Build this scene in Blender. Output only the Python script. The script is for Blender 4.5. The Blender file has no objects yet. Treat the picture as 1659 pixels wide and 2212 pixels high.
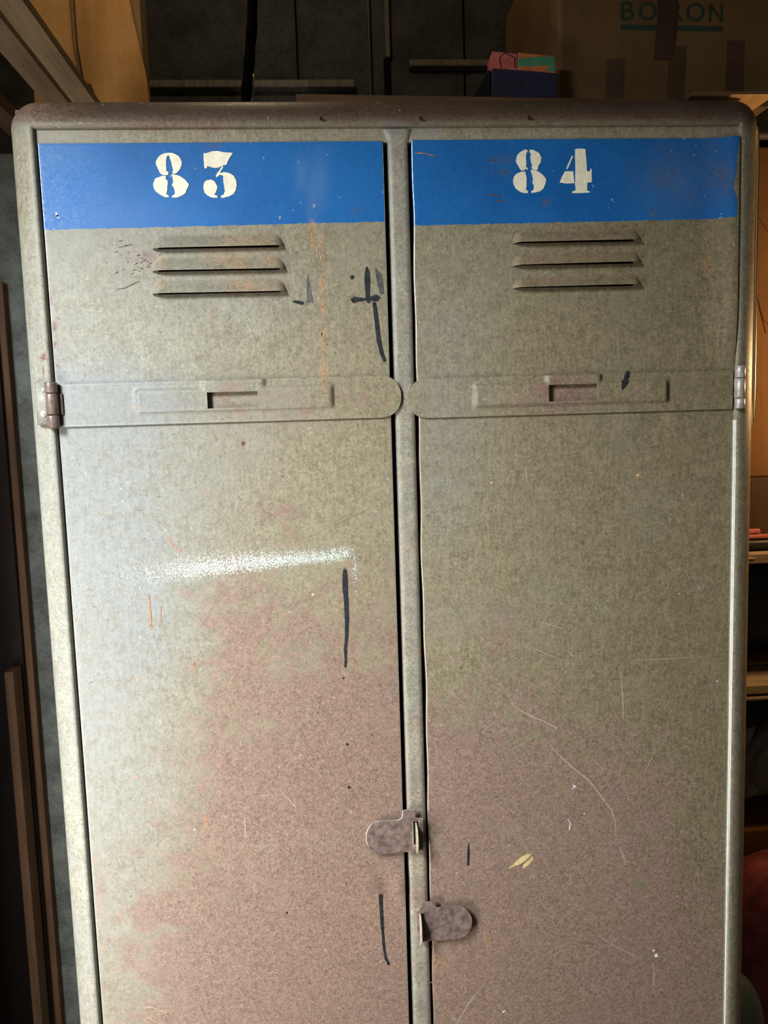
import bpy, bmesh, math, random
import numpy as np
from mathutils import Vector, Matrix
random.seed(7)
C = bpy.context.scene.collection
PI = math.pi

# ------------------------------------------------------------------ camera (fitted to the photograph)
W, H, F = 1659.0, 2212.0, 1661.0
ZS = 1.465
CAM = np.array([-0.08079, -0.85361, ZS - 0.01552])
YAW, PIT, ROL = 0.06488, -0.10327, -0.03123
cy, sy, cp, sp, cr, sr = math.cos(YAW), math.sin(YAW), math.cos(PIT), math.sin(PIT), math.cos(ROL), math.sin(ROL)
fwd = np.array([sy*cp, cy*cp, sp]); rt0 = np.array([cy, -sy, 0.0]); up0 = np.cross(rt0, fwd)
rt = cr*rt0 + sr*up0; up = -sr*rt0 + cr*up0

def U(px, py, y=0.0):
    """point of the place seen at a photo pixel, on the upright plane at depth y"""
    d = fwd + (px - W/2)/F*rt - (py - H/2)/F*up
    t = (y - CAM[1])/d[1]
    return Vector(CAM + t*d)

def PX(V):
    """array of points -> photo pixels (used to place wear and stains on the steel)"""
    d = V - CAM
    k = d @ fwd
    return W/2 + F*(d @ rt)/k, H/2 - F*(d @ up)/k

cam = bpy.data.cameras.new('camera'); co = bpy.data.objects.new('camera', cam); C.objects.link(co)
cam.sensor_fit = 'HORIZONTAL'; cam.sensor_width = 36.0; cam.lens = 36.0*F/W; cam.clip_start = 0.01
co.matrix_world = Matrix(((rt[0], up[0], -fwd[0], CAM[0]), (rt[1], up[1], -fwd[1], CAM[1]), (rt[2], up[2], -fwd[2], CAM[2]), (0, 0, 0, 1)))
bpy.context.scene.camera = co

# ------------------------------------------------------------------ materials
class NT:
    def __init__(s, name):
        s.m = bpy.data.materials.new(name); s.m.use_nodes = True
        s.t = s.m.node_tree; s.b = s.t.nodes['Principled BSDF']
        s.tc = s.t.nodes.new('ShaderNodeTexCoord')
    def link(s, a, b): s.t.links.new(a, b)
    def put(s, sock, v):
        if isinstance(v, (int, float)): sock.default_value = v
        elif isinstance(v, tuple): sock.default_value = v if len(v) == 4 or sock.type == 'VECTOR' else v + (1,)
        else: s.link(v, sock)
    def coord(s, sc=(1, 1, 1), rot=(0, 0, 0)):
        n = s.t.nodes.new('ShaderNodeMapping'); n.inputs['Scale'].default_value = sc; n.inputs['Rotation'].default_value = rot
        s.link(s.tc.outputs['Object'], n.inputs['Vector']); return n.outputs[0]
    def noise(s, scale, detail=3, rough=.55, dist=0, vec=None):
        n = s.t.nodes.new('ShaderNodeTexNoise'); n.inputs['Scale'].default_value = scale; n.inputs['Detail'].default_value = detail
        n.inputs['Roughness'].default_value = rough; n.inputs['Distortion'].default_value = dist
        s.link(vec if vec is not None else s.tc.outputs['Object'], n.inputs['Vector']); return n.outputs['Fac']
    def math(s, op, a, b=0.0, c=0.0):
        n = s.t.nodes.new('ShaderNodeMath'); n.operation = op
        s.put(n.inputs[0], a); s.put(n.inputs[1], b)
        if len(n.inputs) > 2: s.put(n.inputs[2], c)
        return n.outputs[0]
    def ss(s, v, a, b, to0=0.0, to1=1.0):
        n = s.t.nodes.new('ShaderNodeMapRange'); n.interpolation_type = 'SMOOTHSTEP'
        s.put(n.inputs['Value'], v); n.inputs['From Min'].default_value = a; n.inputs['From Max'].default_value = b
        n.inputs['To Min'].default_value = to0; n.inputs['To Max'].default_value = to1
        return n.outputs['Result']
    def mix(s, f, a, b, mode='MIX'):
        n = s.t.nodes.new('ShaderNodeMix'); n.data_type = 'RGBA'; n.blend_type = mode
        s.put(n.inputs[0], f); s.put(n.inputs[6], a); s.put(n.inputs[7], b); return n.outputs[2]
    def attr(s, name):
        n = s.t.nodes.new('ShaderNodeAttribute'); n.attribute_name = name; return n.outputs['Fac']
    def bump(s, h, strength=.2, dist=.001):
        n = s.t.nodes.new('ShaderNodeBump'); n.inputs['Strength'].default_value = strength; n.inputs['Distance'].default_value = dist
        s.link(h, n.inputs['Height']); s.link(n.outputs[0], s.b.inputs['Normal'])
    def out(s, col, rough=.6, metal=0.0, spec=.5):
        s.put(s.b.inputs['Base Color'], col); s.put(s.b.inputs['Roughness'], rough); s.put(s.b.inputs['Metallic'], metal)
        s.b.inputs['Specular IOR Level'].default_value = spec
        return s.m

def plain(name, col, rough=.6, var=.18, scale=60, metal=0.0, spec=.4, bump=.1):
    n = NT(name)
    f = n.noise(scale, 4, .6); g = n.noise(scale*9, 2)
    k = n.math('ADD', n.math('MULTIPLY', f, .7), n.math('MULTIPLY', g, .3))
    lo = tuple(max(0, c*(1-var*1.6)) for c in col); hi = tuple(c*(1+var*1.3) for c in col)
    n.bump(k, bump, .0008)
    return n.out(n.mix(n.ss(k, .3, .7), lo, hi), rough, metal, spec)

def cardboard(name, col):
    n = NT(name)
    f = n.noise(9, 4); g = n.noise(420, 3); fl = n.noise(1, 2, vec=n.coord((260, 260, 6)))
    k = n.math('ADD', n.math('MULTIPLY', f, .5), n.math('ADD', n.math('MULTIPLY', g, .3), n.math('MULTIPLY', fl, .2)))
    lo = tuple(c*.78 for c in col); hi = tuple(c*1.2 for c in col)
    n.bump(fl, .12, .0005)
    return n.out(n.mix(n.ss(k, .33, .67), lo, hi), .85, 0, .15)

def timber(name, col, axis=1, scale=1.0):
    n = NT(name)
    sc = [70*scale]*3; sc[axis] = 5*scale
    g = n.noise(1, 5, .6, .6, n.coord(tuple(sc))); b = n.noise(7, 3); fine = n.noise(500, 2)
    k = n.math('ADD', n.math('MULTIPLY', g, .55), n.math('ADD', n.math('MULTIPLY', b, .3), n.math('MULTIPLY', fine, .15)))
    lo = tuple(c*.6 for c in col); hi = tuple(c*1.3 for c in col)
    n.bump(g, .2, .0006)
    return n.out(n.mix(n.ss(k, .3, .7), lo, hi), .75, 0, .2)

def steel(name, base=(.262, .224, .142), rough=.45):
    """old olive-grey enamel worn to red-brown primer; wear and tint masks are per-vertex attributes of the sheet"""
    n = NT(name)
    big = n.noise(9, 4, .6); mid = n.noise(75, 4, .6, .4); fine = n.noise(330, 5, .7, 1.0); tiny = n.noise(900, 2, .6)
    grain = n.noise(1, 3, .6, .3, n.coord((300, 300, 52))); patch = n.noise(28, 5, .65, .5)
    dk = tuple(c*.64 for c in base); lt = tuple(min(1, c*1.38) for c in base)
    var = n.math('ADD', n.math('MULTIPLY', fine, .60), n.math('ADD', n.math('MULTIPLY', grain, .22), n.math('MULTIPLY', mid, .18)))
    col = n.mix(n.ss(var, .36, .64), dk, lt)
    col = n.mix(n.math('MULTIPLY', n.ss(big, .45, .7), .35), col, (.285, .262, .215))
    col = n.mix(n.math('MULTIPLY', n.attr('tan'), n.ss(patch, .25, .6, .7, 1.0)), col, n.mix(n.ss(var, .36, .64), (.105, .082, .042), (.225, .180, .100)))  # olive-brown tint that darkens the right door towards its dim side
    # cool grey paint, also holding the cool daylight sheen on the left
    gr = n.math('MULTIPLY', n.attr('grey'), n.ss(n.math('ADD', mid, n.math('MULTIPLY', fine, .3)), .35, .85, .55, 1.0))
    col = n.mix(gr, col, n.mix(n.ss(var, .35, .65), (.205, .21, .20), (.30, .305, .295)))
    # red-brown primer where the paint is rubbed thin
    rk = n.math('ADD', n.attr('rust'), n.math('ADD', n.math('MULTIPLY', n.math('SUBTRACT', patch, .5), 1.35),
               n.math('ADD', n.math('MULTIPLY', n.math('SUBTRACT', fine, .5), 1.0), n.math('MULTIPLY', n.math('SUBTRACT', grain, .5), .55))))
    rf = n.math('MULTIPLY', n.ss(rk, .30, .70), n.ss(n.attr('rust'), .0, .12))
    rc = n.mix(n.ss(n.math('ADD', n.math('MULTIPLY', fine, .6), n.math('MULTIPLY', tiny, .4)), .34, .66), (.135, .082, .062), (.375, .245, .200))
    rc = n.mix(n.math('MULTIPLY', n.ss(mid, .5, .75), .4), rc, (.33, .20, .15))
    col = n.mix(n.math('MULTIPLY', rf, .9), col, rc)
    col = n.mix(n.math('MULTIPLY', n.attr('grime'), n.ss(n.math('ADD', n.math('MULTIPLY', patch, .4), n.math('MULTIPLY', fine, .5)), .25, .6, .8, 1.0)), col, n.mix(n.ss(fine, .35, .65), (.034, .021, .011), (.064, .041, .024)))
    # dark red chips
    ch = n.math('MULTIPLY', n.ss(n.math('ADD', mid, n.math('MULTIPLY', fine, .55)), .80, .90), n.attr('chip'))
    col = n.mix(n.math('MINIMUM', ch, 1.0), col, (.16, .055, .05))
    # pale straw-coloured rubs
    pl = n.math('MULTIPLY', n.attr('pale'), n.ss(n.math('ADD', n.math('MULTIPLY', patch, .5), n.math('MULTIPLY', fine, .6)), .5, .78))
    col = n.mix(n.math('MINIMUM', pl, 1.0), col, (.40, .39, .29))
    # blue painted band with ragged edge
    bd = n.math('ADD', n.attr('band'), n.math('ADD', n.math('MULTIPLY', n.math('SUBTRACT', n.noise(260, 3), .5), .0030), n.math('MULTIPLY', n.math('SUBTRACT', n.noise(45, 2), .5), .0022)))
    bf = n.ss(bd, -.0003, .0004)
    blue = n.mix(n.ss(n.math('ADD', n.math('MULTIPLY', big, .6), n.math('MULTIPLY', fine, .4)), .35, .65), (.0055, .098, .330), (.010, .135, .415))
    blue = n.mix(n.math('MULTIPLY', n.attr('bluewear'), n.ss(n.math('ADD', n.math('MULTIPLY', patch, .5), n.math('MULTIPLY', fine, .5)), .40, .62)), blue, (.115, .090, .062))
    blue = n.mix(n.math('MULTIPLY', n.attr('bluefade'), .55), blue, (.14, .24, .43))
    col = n.mix(bf, col, blue)
    # orange rust streaks
    st = n.math('MULTIPLY', n.attr('streak'), n.ss(n.math('ADD', n.math('MULTIPLY', fine, .65), n.math('MULTIPLY', mid, .35)), .40, .62))
    col = n.mix(n.math('MINIMUM', st, 1.0), col, (.52, .255, .115))
    # white speckled overspray
    spk = n.math('ADD', n.noise(760, 1, .5, 0), n.math('MULTIPLY', n.math('SUBTRACT', n.noise(260, 2), .5), .35))
    sf = n.ss(n.math('ADD', spk, n.math('MULTIPLY', n.attr('spray'), .40)), .78, .92)
    col = n.mix(n.math('MULTIPLY', sf, n.ss(n.attr('spray'), 0.01, .08)), col, (.56, .62, .60))
    # scattered dark and light pin-specks
    col = n.mix(n.math('MULTIPLY', n.ss(n.noise(210, 2, .5), .70, .76), .55), col, (.075, .06, .05))
    col = n.mix(n.math('MULTIPLY', n.ss(n.noise(190, 2, .5, 0, n.coord((1, 1, .8), (.3, .2, .5))), .715, .76), .5), col, (.50, .44, .34))
    n.bump(n.math('ADD', n.math('MULTIPLY', fine, .5), n.math('MULTIPLY', mid, .5)), .10, .0006)
    return n.out(col, n.ss(fine, .3, .7, rough-.07, rough+.12), 0.0, .34)

M = {}
M['steel'] = steel('worn_olive_enamel')
M['bare'] = plain('rubbed_brown_steel', (.19, .135, .115), .42, .3, 120, .25)
M['latch'] = plain('rubbed_mauve_steel', (.225, .158, .138), .42, .34, 140, .15)
M['bright'] = plain('pale_hinge_steel', (.46, .41, .38), .38, .2, 150, .3)
M['staple'] = plain('yellowed_staple_steel', (.62, .56, .44), .35, .2, 200, .2)
M['edge'] = plain('highlight_steel_edge', (.74, .72, .67), .36, .15, 200, metal=.85)  # bright bare steel laid on edges to paint in their highlight lines
M['pale'] = plain('pale_lit_line', (.74, .76, .68), .45, .08, 90)  # pale paint standing in for light on the right column's inner wall and rim
M['rim_bead'] = plain('gold_rim_metal', (.92, .80, .60), .30, .05, 200, metal=1.0, bump=0)  # golden metal of the added bead that draws the warm rim line
M['hole'] = plain('dark_hole', (.012, .011, .010), .9)
M['ink'] = plain('black_marker_ink', (.018, .021, .026), .5, .5, 180)
M['inkworn'] = plain('rubbed_marker_ink', (.105, .105, .10), .55, .4, 300)
M['cream'] = plain('cream_number_paint', (.90, .83, .65), .6, .08, 130)
M['scratch'] = plain('pale_scratched_primer', (.37, .262, .215), .6, .2, 300)
M['strawscr'] = plain('straw_scratch', (.42, .315, .21), .6, .2, 300)
M['rustscr'] = plain('orange_scratch', (.42, .20, .11), .6, .3, 300)
M['orangescr'] = plain('bright_orange_rust', (.56, .27, .11), .6, .25, 300)
M['darkscr'] = plain('dark_red_chip', (.14, .052, .045), .6, .3, 300)
M['flake'] = plain('yellow_paint_flake', (.66, .52, .25), .6, .2, 250)
M['white'] = plain('white_fleck', (.80, .82, .86), .5, .05)
M['inside'] = plain('locker_interior', (.03, .03, .026), .8)

# ------------------------------------------------------------------ building helpers
ORI = {}
def obj(name, verts, faces, mat, parent=None, smooth=True, mats=None, fmat=None):
    """one mesh object; verts in world metres, its origin is the origin of its thing"""
    if parent is None:
        v = np.array(verts, float); lo, hi = v.min(0), v.max(0); o0 = np.array([(lo[0]+hi[0])/2, (lo[1]+hi[1])/2, lo[2]])
    else: o0 = ORI[parent.name]
    me = bpy.data.meshes.new(name)
    me.from_pydata([tuple(float(a) - float(b) for a, b in zip(p, o0)) for p in verts], [], faces)
    for m in (mats or [mat]): me.materials.append(m)
    if fmat: me.polygons.foreach_set('material_index', fmat)
    me.polygons.foreach_set('use_smooth', [smooth]*len(me.polygons))
    me.update()
    o = bpy.data.objects.new(name, me); C.objects.link(o)
    if parent is None: o.location = tuple(o0)
    else: o.parent = parent
    ORI[o.name] = o0
    return o

def thing(name, label, cat, loc, group=None):
    o = bpy.data.objects.new(name, None); C.objects.link(o); o.location = loc; o.empty_display_size = .05
    o['label'] = label; o['category'] = cat
    if group: o['group'] = group
    ORI[o.name] = np.array(loc, float); return o

def tag(o, label, cat, group=None):
    o['label'] = label; o['category'] = cat
    if group: o['group'] = group
    return o

def struct(o): o['kind'] = 'structure'; return o

def bevel(o, w, seg=2, ang=50, mat=-1):
    m = o.modifiers.new('bevel', 'BEVEL'); m.width = w; m.segments = seg; m.limit_method = 'ANGLE'; m.angle_limit = math.radians(ang); m.harden_normals = False; m.material = mat
    return o

def fixn(o):
    bm = bmesh.new(); bm.from_mesh(o.data); bmesh.ops.recalc_face_normals(bm, faces=bm.faces); bm.to_mesh(o.data); bm.free(); return o

class MB:
    """collects shapes into one mesh"""
    def __init__(s): s.v = []; s.f = []; s.m = []
    def add(s, v, f, mi=0):
        b = len(s.v); s.v += [tuple(p) for p in v]; s.f += [tuple(i+b for i in q) for q in f]; s.m += [mi]*len(f); return s
    def box(s, x0, x1, y0, y1, z0, z1, mi=0):
        v = [(x, y, z) for z in (z0, z1) for y in (y0, y1) for x in (x0, x1)]
        return s.add(v, [(0, 2, 3, 1), (4, 5, 7, 6), (0, 1, 5, 4), (2, 6, 7, 3), (0, 4, 6, 2), (1, 3, 7, 5)], mi)
    def prism(s, poly, y0, y1, mi=0):
        """poly of (x, z) extruded from y0 (front) to y1"""
        n = len(poly); v = [(x, y0, z) for x, z in poly] + [(x, y1, z) for x, z in poly]
        f = [tuple(range(n)), tuple(range(2*n-1, n-1, -1))] + [(i, i+n, (i+1) % n+n, (i+1) % n) for i in range(n)]
        return s.add(v, f, mi)
    def tube(s, pts, rad, n=12, mi=0, cap=True):
        pts = [Vector(p) for p in pts]; rs = rad if isinstance(rad, (list, tuple)) else [rad]*len(pts)
        t0 = (pts[1]-pts[0]).normalized(); a = t0.orthogonal().normalized(); v = []; f = []
        for i, p in enumerate(pts):
            t = (pts[min(i+1, len(pts)-1)] - pts[max(i-1, 0)]).normalized()
            a = (a - t*a.dot(t)).normalized(); b = t.cross(a)
            v += [tuple(p + (a*math.cos(2*PI*k/n) + b*math.sin(2*PI*k/n))*rs[i]) for k in range(n)]
        for i in range(len(pts)-1):
            f += [(i*n+k, i*n+(k+1) % n, (i+1)*n+(k+1) % n, (i+1)*n+k) for k in range(n)]
        if cap: f += [tuple(range(n-1, -1, -1)), tuple(range((len(pts)-1)*n, len(pts)*n))]
        return s.add(v, f, mi)
    def lathe(s, c, prof, n=28, mi=0, axis='z'):
        v = []; f = []
        for r, h in prof:
            for k in range(n):
                a = 2*PI*k/n
                p = (r*math.cos(a), r*math.sin(a), h) if axis == 'z' else (r*math.cos(a), h, r*math.sin(a))
                v.append((c[0]+p[0], c[1]+p[1], c[2]+p[2]))
        for i in range(len(prof)-1):
            f += [(i*n+k, i*n+(k+1) % n, (i+1)*n+(k+1) % n, (i+1)*n+k) for k in range(n)]
        return s.add(v, f, mi)
    def build(s, name, mat, parent=None, smooth=False, mats=None):
        return fixn(obj(name, s.v, s.f, mat, parent, smooth, mats, s.m if mats else None))

def G(x, y, cx, cy_, sx, sy_, a=1.0): return a*np.exp(-((x-cx)/sx)**2 - ((y-cy_)/sy_)**2)
def sig(t): return 1/(1+np.exp(-np.clip(t, -30, 30)))
def capsule(x, y, p, q, r0, r1):
    (x0, y0), (x1, y1) = p, q; dx, dy = x1-x0, y1-y0; t = np.clip(((x-x0)*dx+(y-y0)*dy)/(dx*dx+dy*dy), 0, 1)
    d = np.hypot(x-x0-t*dx, y-y0-t*dy); return np.exp(-(d/(r0+(r1-r0)*t))**2)

def wear(o, kind):
    """writes the wear and tint masks of one steel sheet (where its paint is rubbed, rusted, sprayed, toned) as vertex attributes"""
    n = len(o.data.vertices); a = np.empty(n*3, np.float32); o.data.vertices.foreach_get('co', a)
    V = a.reshape(-1, 3).astype(float) + ORI[o.name]; x, y = PX(V); V = V
    A = {k: np.zeros(n) for k in ('rust', 'grey', 'chip', 'pale', 'band', 'bluewear', 'bluefade', 'streak', 'spray', 'grime', 'tan')}
    A['band'][:] = -1.0
    left = x < 868
    if kind in ('door', 'strap', 'louver', 'latch'):
        rl = .04 + .46*sig((y-1130)/110)*sig((x-430)/45) + .30*sig((y-1560)/130)*sig((x-290)/70) + .30*sig((y-1900)/110) \
             + G(x, y, 610, 870, 160, 55, .30) + G(x, y, 500, 800, 45, 130, .22) + G(x, y, 590, 1105, 40, 25, .35) + G(x, y, 640, 1690, 130, 60, .2) \
             + G(x, y, 500, 1330, 70, 120, .18) + G(x, y, 780, 860, 60, 40, .18) + G(x, y, 700, 1500, 160, 160, .08) - G(x, y, 560, 1950, 130, 110, .14) + G(x, y, 340, 1960, 50, 50, .22) \
             + G(x, y, 460, 685, 12, 30, .4) + G(x, y, 470, 1000, 160, 60, .12)
        bnd = 1500 + 70*sig((x-1060)/40) + 0*x
        rr = .16 + .56*sig((y-bnd)/60)*sig((1480-x + .25*(y-1600))/50) + G(x, y, 1210, 850, 75, 62, .50) + G(x, y, 1075, 1370, 40, 70, .38) + G(x, y, 1440, 1260, 70, 120, .14) \
             + G(x, y, 1180, 1500, 110, 60, .2) + G(x, y, 1000, 1650, 90, 90, .12) - G(x, y, 1500, 1850, 60, 90, .25) + .08*sig((y-1950)/60)
        A['rust'] = np.where(left, rl, rr)
        A['grey'] = np.where(left, .45*sig((430-x)/70)*sig((y-1450)/90) + .85*sig((330-x)/60)*sig((y-850)/60)*sig((1750-y)/150) + .45*sig((y-900)/50)*sig((1240-y)/60)*sig((560-x)/60)
                             + G(x, y, 200, 860, 190, 60, .8) + G(x, y, 330, 1330, 120, 160, .5) + G(x, y, 560, 640, 130, 60, .25) + .65*sig((480-x)/120)*sig((900-y)/60), G(x, y, 960, 800, 90, 260, .35) + G(x, y, 960, 1080, 50, 120, .3))
        A['pale'] = np.where(left, G(x, y, 200, 640, 110, 110, .75) + G(x, y, 320, 740, 150, 60, .85) + G(x, y, 530, 715, 60, 60, .9) + G(x, y, 560, 1830, 200, 60, .25), G(x, y, 1380, 1130, 60, 60, .35) + G(x, y, 1260, 1300, 90, 50, .3) + .1)
        A['chip'] = np.where(left, G(x, y, 290, 560, 36, 26, 1.2) + capsule(x, y, (106, 600), (118, 800), 8, 10)*1.2 + G(x, y, 660, 870, 220, 40, .5) + G(x, y, 260, 890, 120, 30, .25), G(x, y, 1225, 850, 60, 40, .7))
        A['streak'] = np.where(left, capsule(x, y, (672, 482), (676, 540), 5, 3)*1.0 + capsule(x, y, (695, 515), (699, 840), 5, 6)*(.55+.45*np.sin(y/19)*np.sin(y/7.3+1)) + G(x, y, 696, 722, 4, 5, 1) + G(x, y, 480, 560, 20, 14, .6)
                               + G(x, y, 580, 525, 25, 12, .5) + G(x, y, 520, 520, 40, 14, .45) + G(x, y, 520, 570, 18, 16, .8) + G(x, y, 585, 568, 16, 14, .6) + G(x, y, 525, 620, 30, 16, .8) + G(x, y, 585, 620, 30, 14, .45)
                               + G(x, y, 348, 568, 8, 14, .5) + G(x, y, 350, 612, 14, 10, .5) + G(x, y, 447, 552, 7, 12, .8) + G(x, y, 297, 880, 6, 6, 1.0) + G(x, y, 770, 1980, 60, 60, .15), G(x, y, 1527, 560, 9, 32, .6) + G(x, y, 950, 2075, 20, 8, .6) + G(x, y, 1050, 2035, 8, 20, .5) + G(x, y, 1380, 1025, 5, 5, .8))
        A['tan'] = np.where(left, .0, .12 + .66*sig((x-1200)/110))  # right door's brown tone, deepened rightward to paint in the light's fall-off
        if kind == 'louver': A['rust'] += np.where(left, .0, .16); A['streak'] += np.where(left, .05, .16)
        if kind == 'door':
            line = 1228 - .067*(x-560)
            d = np.where(y < 1216 + .075*(757-x), 1216 + .075*(757-x) - y, 0)
            side = sig((x-420)/60)
            up_ = np.exp(-(np.maximum(0, 1222-.02*(x-757)*-1 - y)/16)**2)
            c = 1238 - .085*(x-330); thick = 30 - 18*np.clip((x-330)/430, 0, 1)
            fuzzy = np.exp(-((y-c)/(thick+14))**2)
            low = sig((c+thick*.8-y)/4.0)
            s = fuzzy*(side*low + (1-side)) * sig((x-265)/55) * sig((768-x)/6) * (1-.25*sig((350-x)/60))
            vert = np.exp(-((x-767)/9)**2)*sig((x-757)/2)*sig((y-1190)/8)*np.exp(-np.maximum(0, y-1240)/75)*.8
            halo = np.exp(-((y-c-4)/75)**2)*sig((x-220)/50)*sig((640-x)/80)*.33
            A['spray'] = np.where(left, np.clip(np.maximum(np.maximum(s, vert), halo), 0, 1), 0)
            Z0, Z1 = U(92, 497).z, U(830, 479).z; xa, xb = U(92, 497).x, U(830, 479).x
            R0, R1 = U(893, 487.5).z, U(1590, 472).z; xc, xd = U(893, 487).x, U(1590, 472).x
            X, Z = V[:, 0], V[:, 2]
            zb = np.where(left, Z0 + (X-xa)/(xb-xa)*(Z1-Z0), R0 + (X-xc)/(xd-xc)*(R1-R0))
            edge = np.where(left, X - xa + .012, U(1593, 400).x - .0015 - G(x, y, 1590, 345, 30, 30, .003) - G(x, y, 1590, 400, 30, 25, .006) - G(x, y, 1590, 455, 30, 20, .002) - X)
            A['band'] = np.minimum(Z - zb, edge)
            A['bluewear'] = np.where(left, G(x, y, 462, 312, 14, 12, 1.0) + G(x, y, 770, 455, 12, 8, .6), G(x, y, 1560, 360, 40, 60, .6) + G(x, y, 1460, 400, 90, 70, .42) + G(x, y, 1080, 345, 25, 8, .7) + G(x, y, 1085, 372, 22, 7, .6) + G(x, y, 1440, 320, 40, 20, .3) + G(x, y, 1180, 437, 10, 6, .9))
            A['bluefade'] = np.where(left, G(x, y, 690, 390, 20, 60, .55) + G(x, y, 650, 375, 14, 40, .5) + G(x, y, 672, 440, 10, 50, .4) + G(x, y, 250, 470, 160, 40, .25) + G(x, y, 130, 330, 60, 30, .3), G(x, y, 1460, 390, 70, 60, .3))
    else:   # frame, post, rail
        top = y < 288
        A['rust'] = np.where(top, .10 + .78*sig((262-y)/7) + G(x, y, 340, 265, 110, 20, .5) + G(x, y, 460, 285, 30, 20, .5), 0.05)
        A['rust'] += np.where(~top & (x > 880-400) & (x < 960), .22 + .2*np.sin(y/43)*np.sin(y/17+1) + .25*sig((y-1850)/40)*sig((1990-y)/20), 0)
        A['rust'] += np.where(x > 1540, .12 + .30*sig((x - 1592)/10)*sig((y-1250)/100), 0)
        lc = x < 250
        A['grey'] = np.where(lc, .5*sig((y-560)/60) + .25, np.where((x > 830) & (x < 960), .7, .15))
        A['pale'] = np.where(y < 250, 0, np.where(lc, .55*sig((y-1240)/120)*sig((1992-y)/6)*1.5 + .22, np.where((x > 830) & (x < 960), 1.25*sig((y-296)/6), .1)))
        A['grime'] = np.where(top, .95*sig((266-y)/9)*(1-.45*np.exp(-((x-60)/60)**2)), 0)
        A['chip'] = np.where(lc, capsule(x, y, (92, 700), (98, 800), 10, 14)*1.3 + G(x, y, 95, 890, 12, 60, .3), 0)
        A['streak'] = np.where(top, G(x, y, 110, 230, 70, 14, .35), np.where((x > 830) & (x < 960), .12, 0))
    for k, arr in A.items():
        at = o.data.attributes.new(k, 'FLOAT', 'POINT'); at.data.foreach_set('value', arr.astype(np.float32))
    return o

def sheet(xs, zs, P, keep, back):
    """grid sheet: P(x,z)->point; walls of depth `back` are added along every open border"""
    nx, nz = len(xs), len(zs); v = [P(x, z) for z in zs for x in xs]; f = []; cnt = {}
    for j in range(nz-1):
        for i in range(nx-1):
            if keep((xs[i]+xs[i+1])/2, (zs[j]+zs[j+1])/2):
                q = (j*nx+i, j*nx+i+1, (j+1)*nx+i+1, (j+1)*nx+i); f.append(q)
                for a, b in zip(q, q[1:]+q[:1]): cnt[(a, b)] = 1
    bk = {}
    def B(i):
        if i not in bk: p = v[i]; bk[i] = len(v); v.append((p[0], p[1]+back, p[2]))
        return bk[i]
    for (a, b) in list(cnt):
        if (b, a) not in cnt: f.append((b, a, B(a), B(b)))
    used = sorted({i for q in f for i in q}); mp = {o: n for n, o in enumerate(used)}
    return [v[i] for i in used], [tuple(mp[i] for i in q) for q in f]

def ribbon(mb, pts, mi, y=-.0003, sub=4):
    """painted stroke on the sheet: pts of (px, py, width px)"""
    P = []
    for k in range(len(pts)-1):
        for s in range(sub):
            t = s/sub; P.append(tuple(pts[k][i]*(1-t)+pts[k+1][i]*t for i in range(3)))
    P.append(tuple(pts[-1])); v = []; f = []
    for i, (x, yy, w) in enumerate(P):
        a = P[max(i-1, 0)]; b = P[min(i+1, len(P)-1)]; dx, dy = b[0]-a[0], b[1]-a[1]; L = math.hypot(dx, dy) or 1
        w *= 1 + random.uniform(-.12, .12)
        nx, ny = -dy/L*w/2, dx/L*w/2
        v += [tuple(U(x+nx, yy+ny, y)), tuple(U(x-nx, yy-ny, y))]
    f = [(2*i, 2*i+1, 2*i+3, 2*i+2) for i in range(len(P)-1)]
    # rounded ends
    for (i, sgn) in ((0, -1), (len(P)-1, 1)):
        x, yy, w = P[i]; a = P[max(i-1, 0)]; b = P[min(i+1, len(P)-1)]; dx, dy = b[0]-a[0], b[1]-a[1]; L = math.hypot(dx, dy) or 1
        if w > 2: 
            v.append(tuple(U(x+sgn*dx/L*w*.45, yy+sgn*dy/L*w*.45, y))); f.append((2*i, 2*i+1, len(v)-1))
    mb.add(v, f, mi)

def blob(mb, pts, mi, y=-.0003): mb.add([tuple(U(a, b, y)) for a, b in pts], [tuple(range(len(pts)))], mi)
def dot(mb, x, yy, r, mi, y=-.0003, k=9):
    blob(mb, [(x+r*random.uniform(.8, 1.15)*math.cos(2*PI*i/k), yy+r*random.uniform(.8, 1.2)*math.sin(2*PI*i/k)) for i in range(k)], mi, y)

def wobble(pts, amp=.5, step=2.2):
    """densify an outline and roughen it as a brushed stencil edge"""
    out = []
    for (a, b), (c, d) in zip(pts, pts[1:]+pts[:1]):
        n = max(1, int(math.hypot(c-a, d-b)/step))
        for i in range(n):
            t = i/n; out.append((a+(c-a)*t+random.uniform(-amp, amp), b+(d-b)*t+random.uniform(-amp, amp)))
    return out
def arc(cx, cy_, rx, ry, a0, a1, n=10): return [(cx+rx*math.cos(math.radians(a0+(a1-a0)*i/n)), cy_+ry*math.sin(math.radians(a0+(a1-a0)*i/n))) for i in range(n+1)]

# ------------------------------------------------------------------ THE LOCKER
locker = thing('locker', 'old two-door olive steel locker with blue number bands 83 and 84', 'locker', (0, .25, 0))
ZT = ZS + .307            # inner edge of the top tube
XL, XR = -.375, .377      # inner edges of the side tubes
DEPTH = .48
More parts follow.
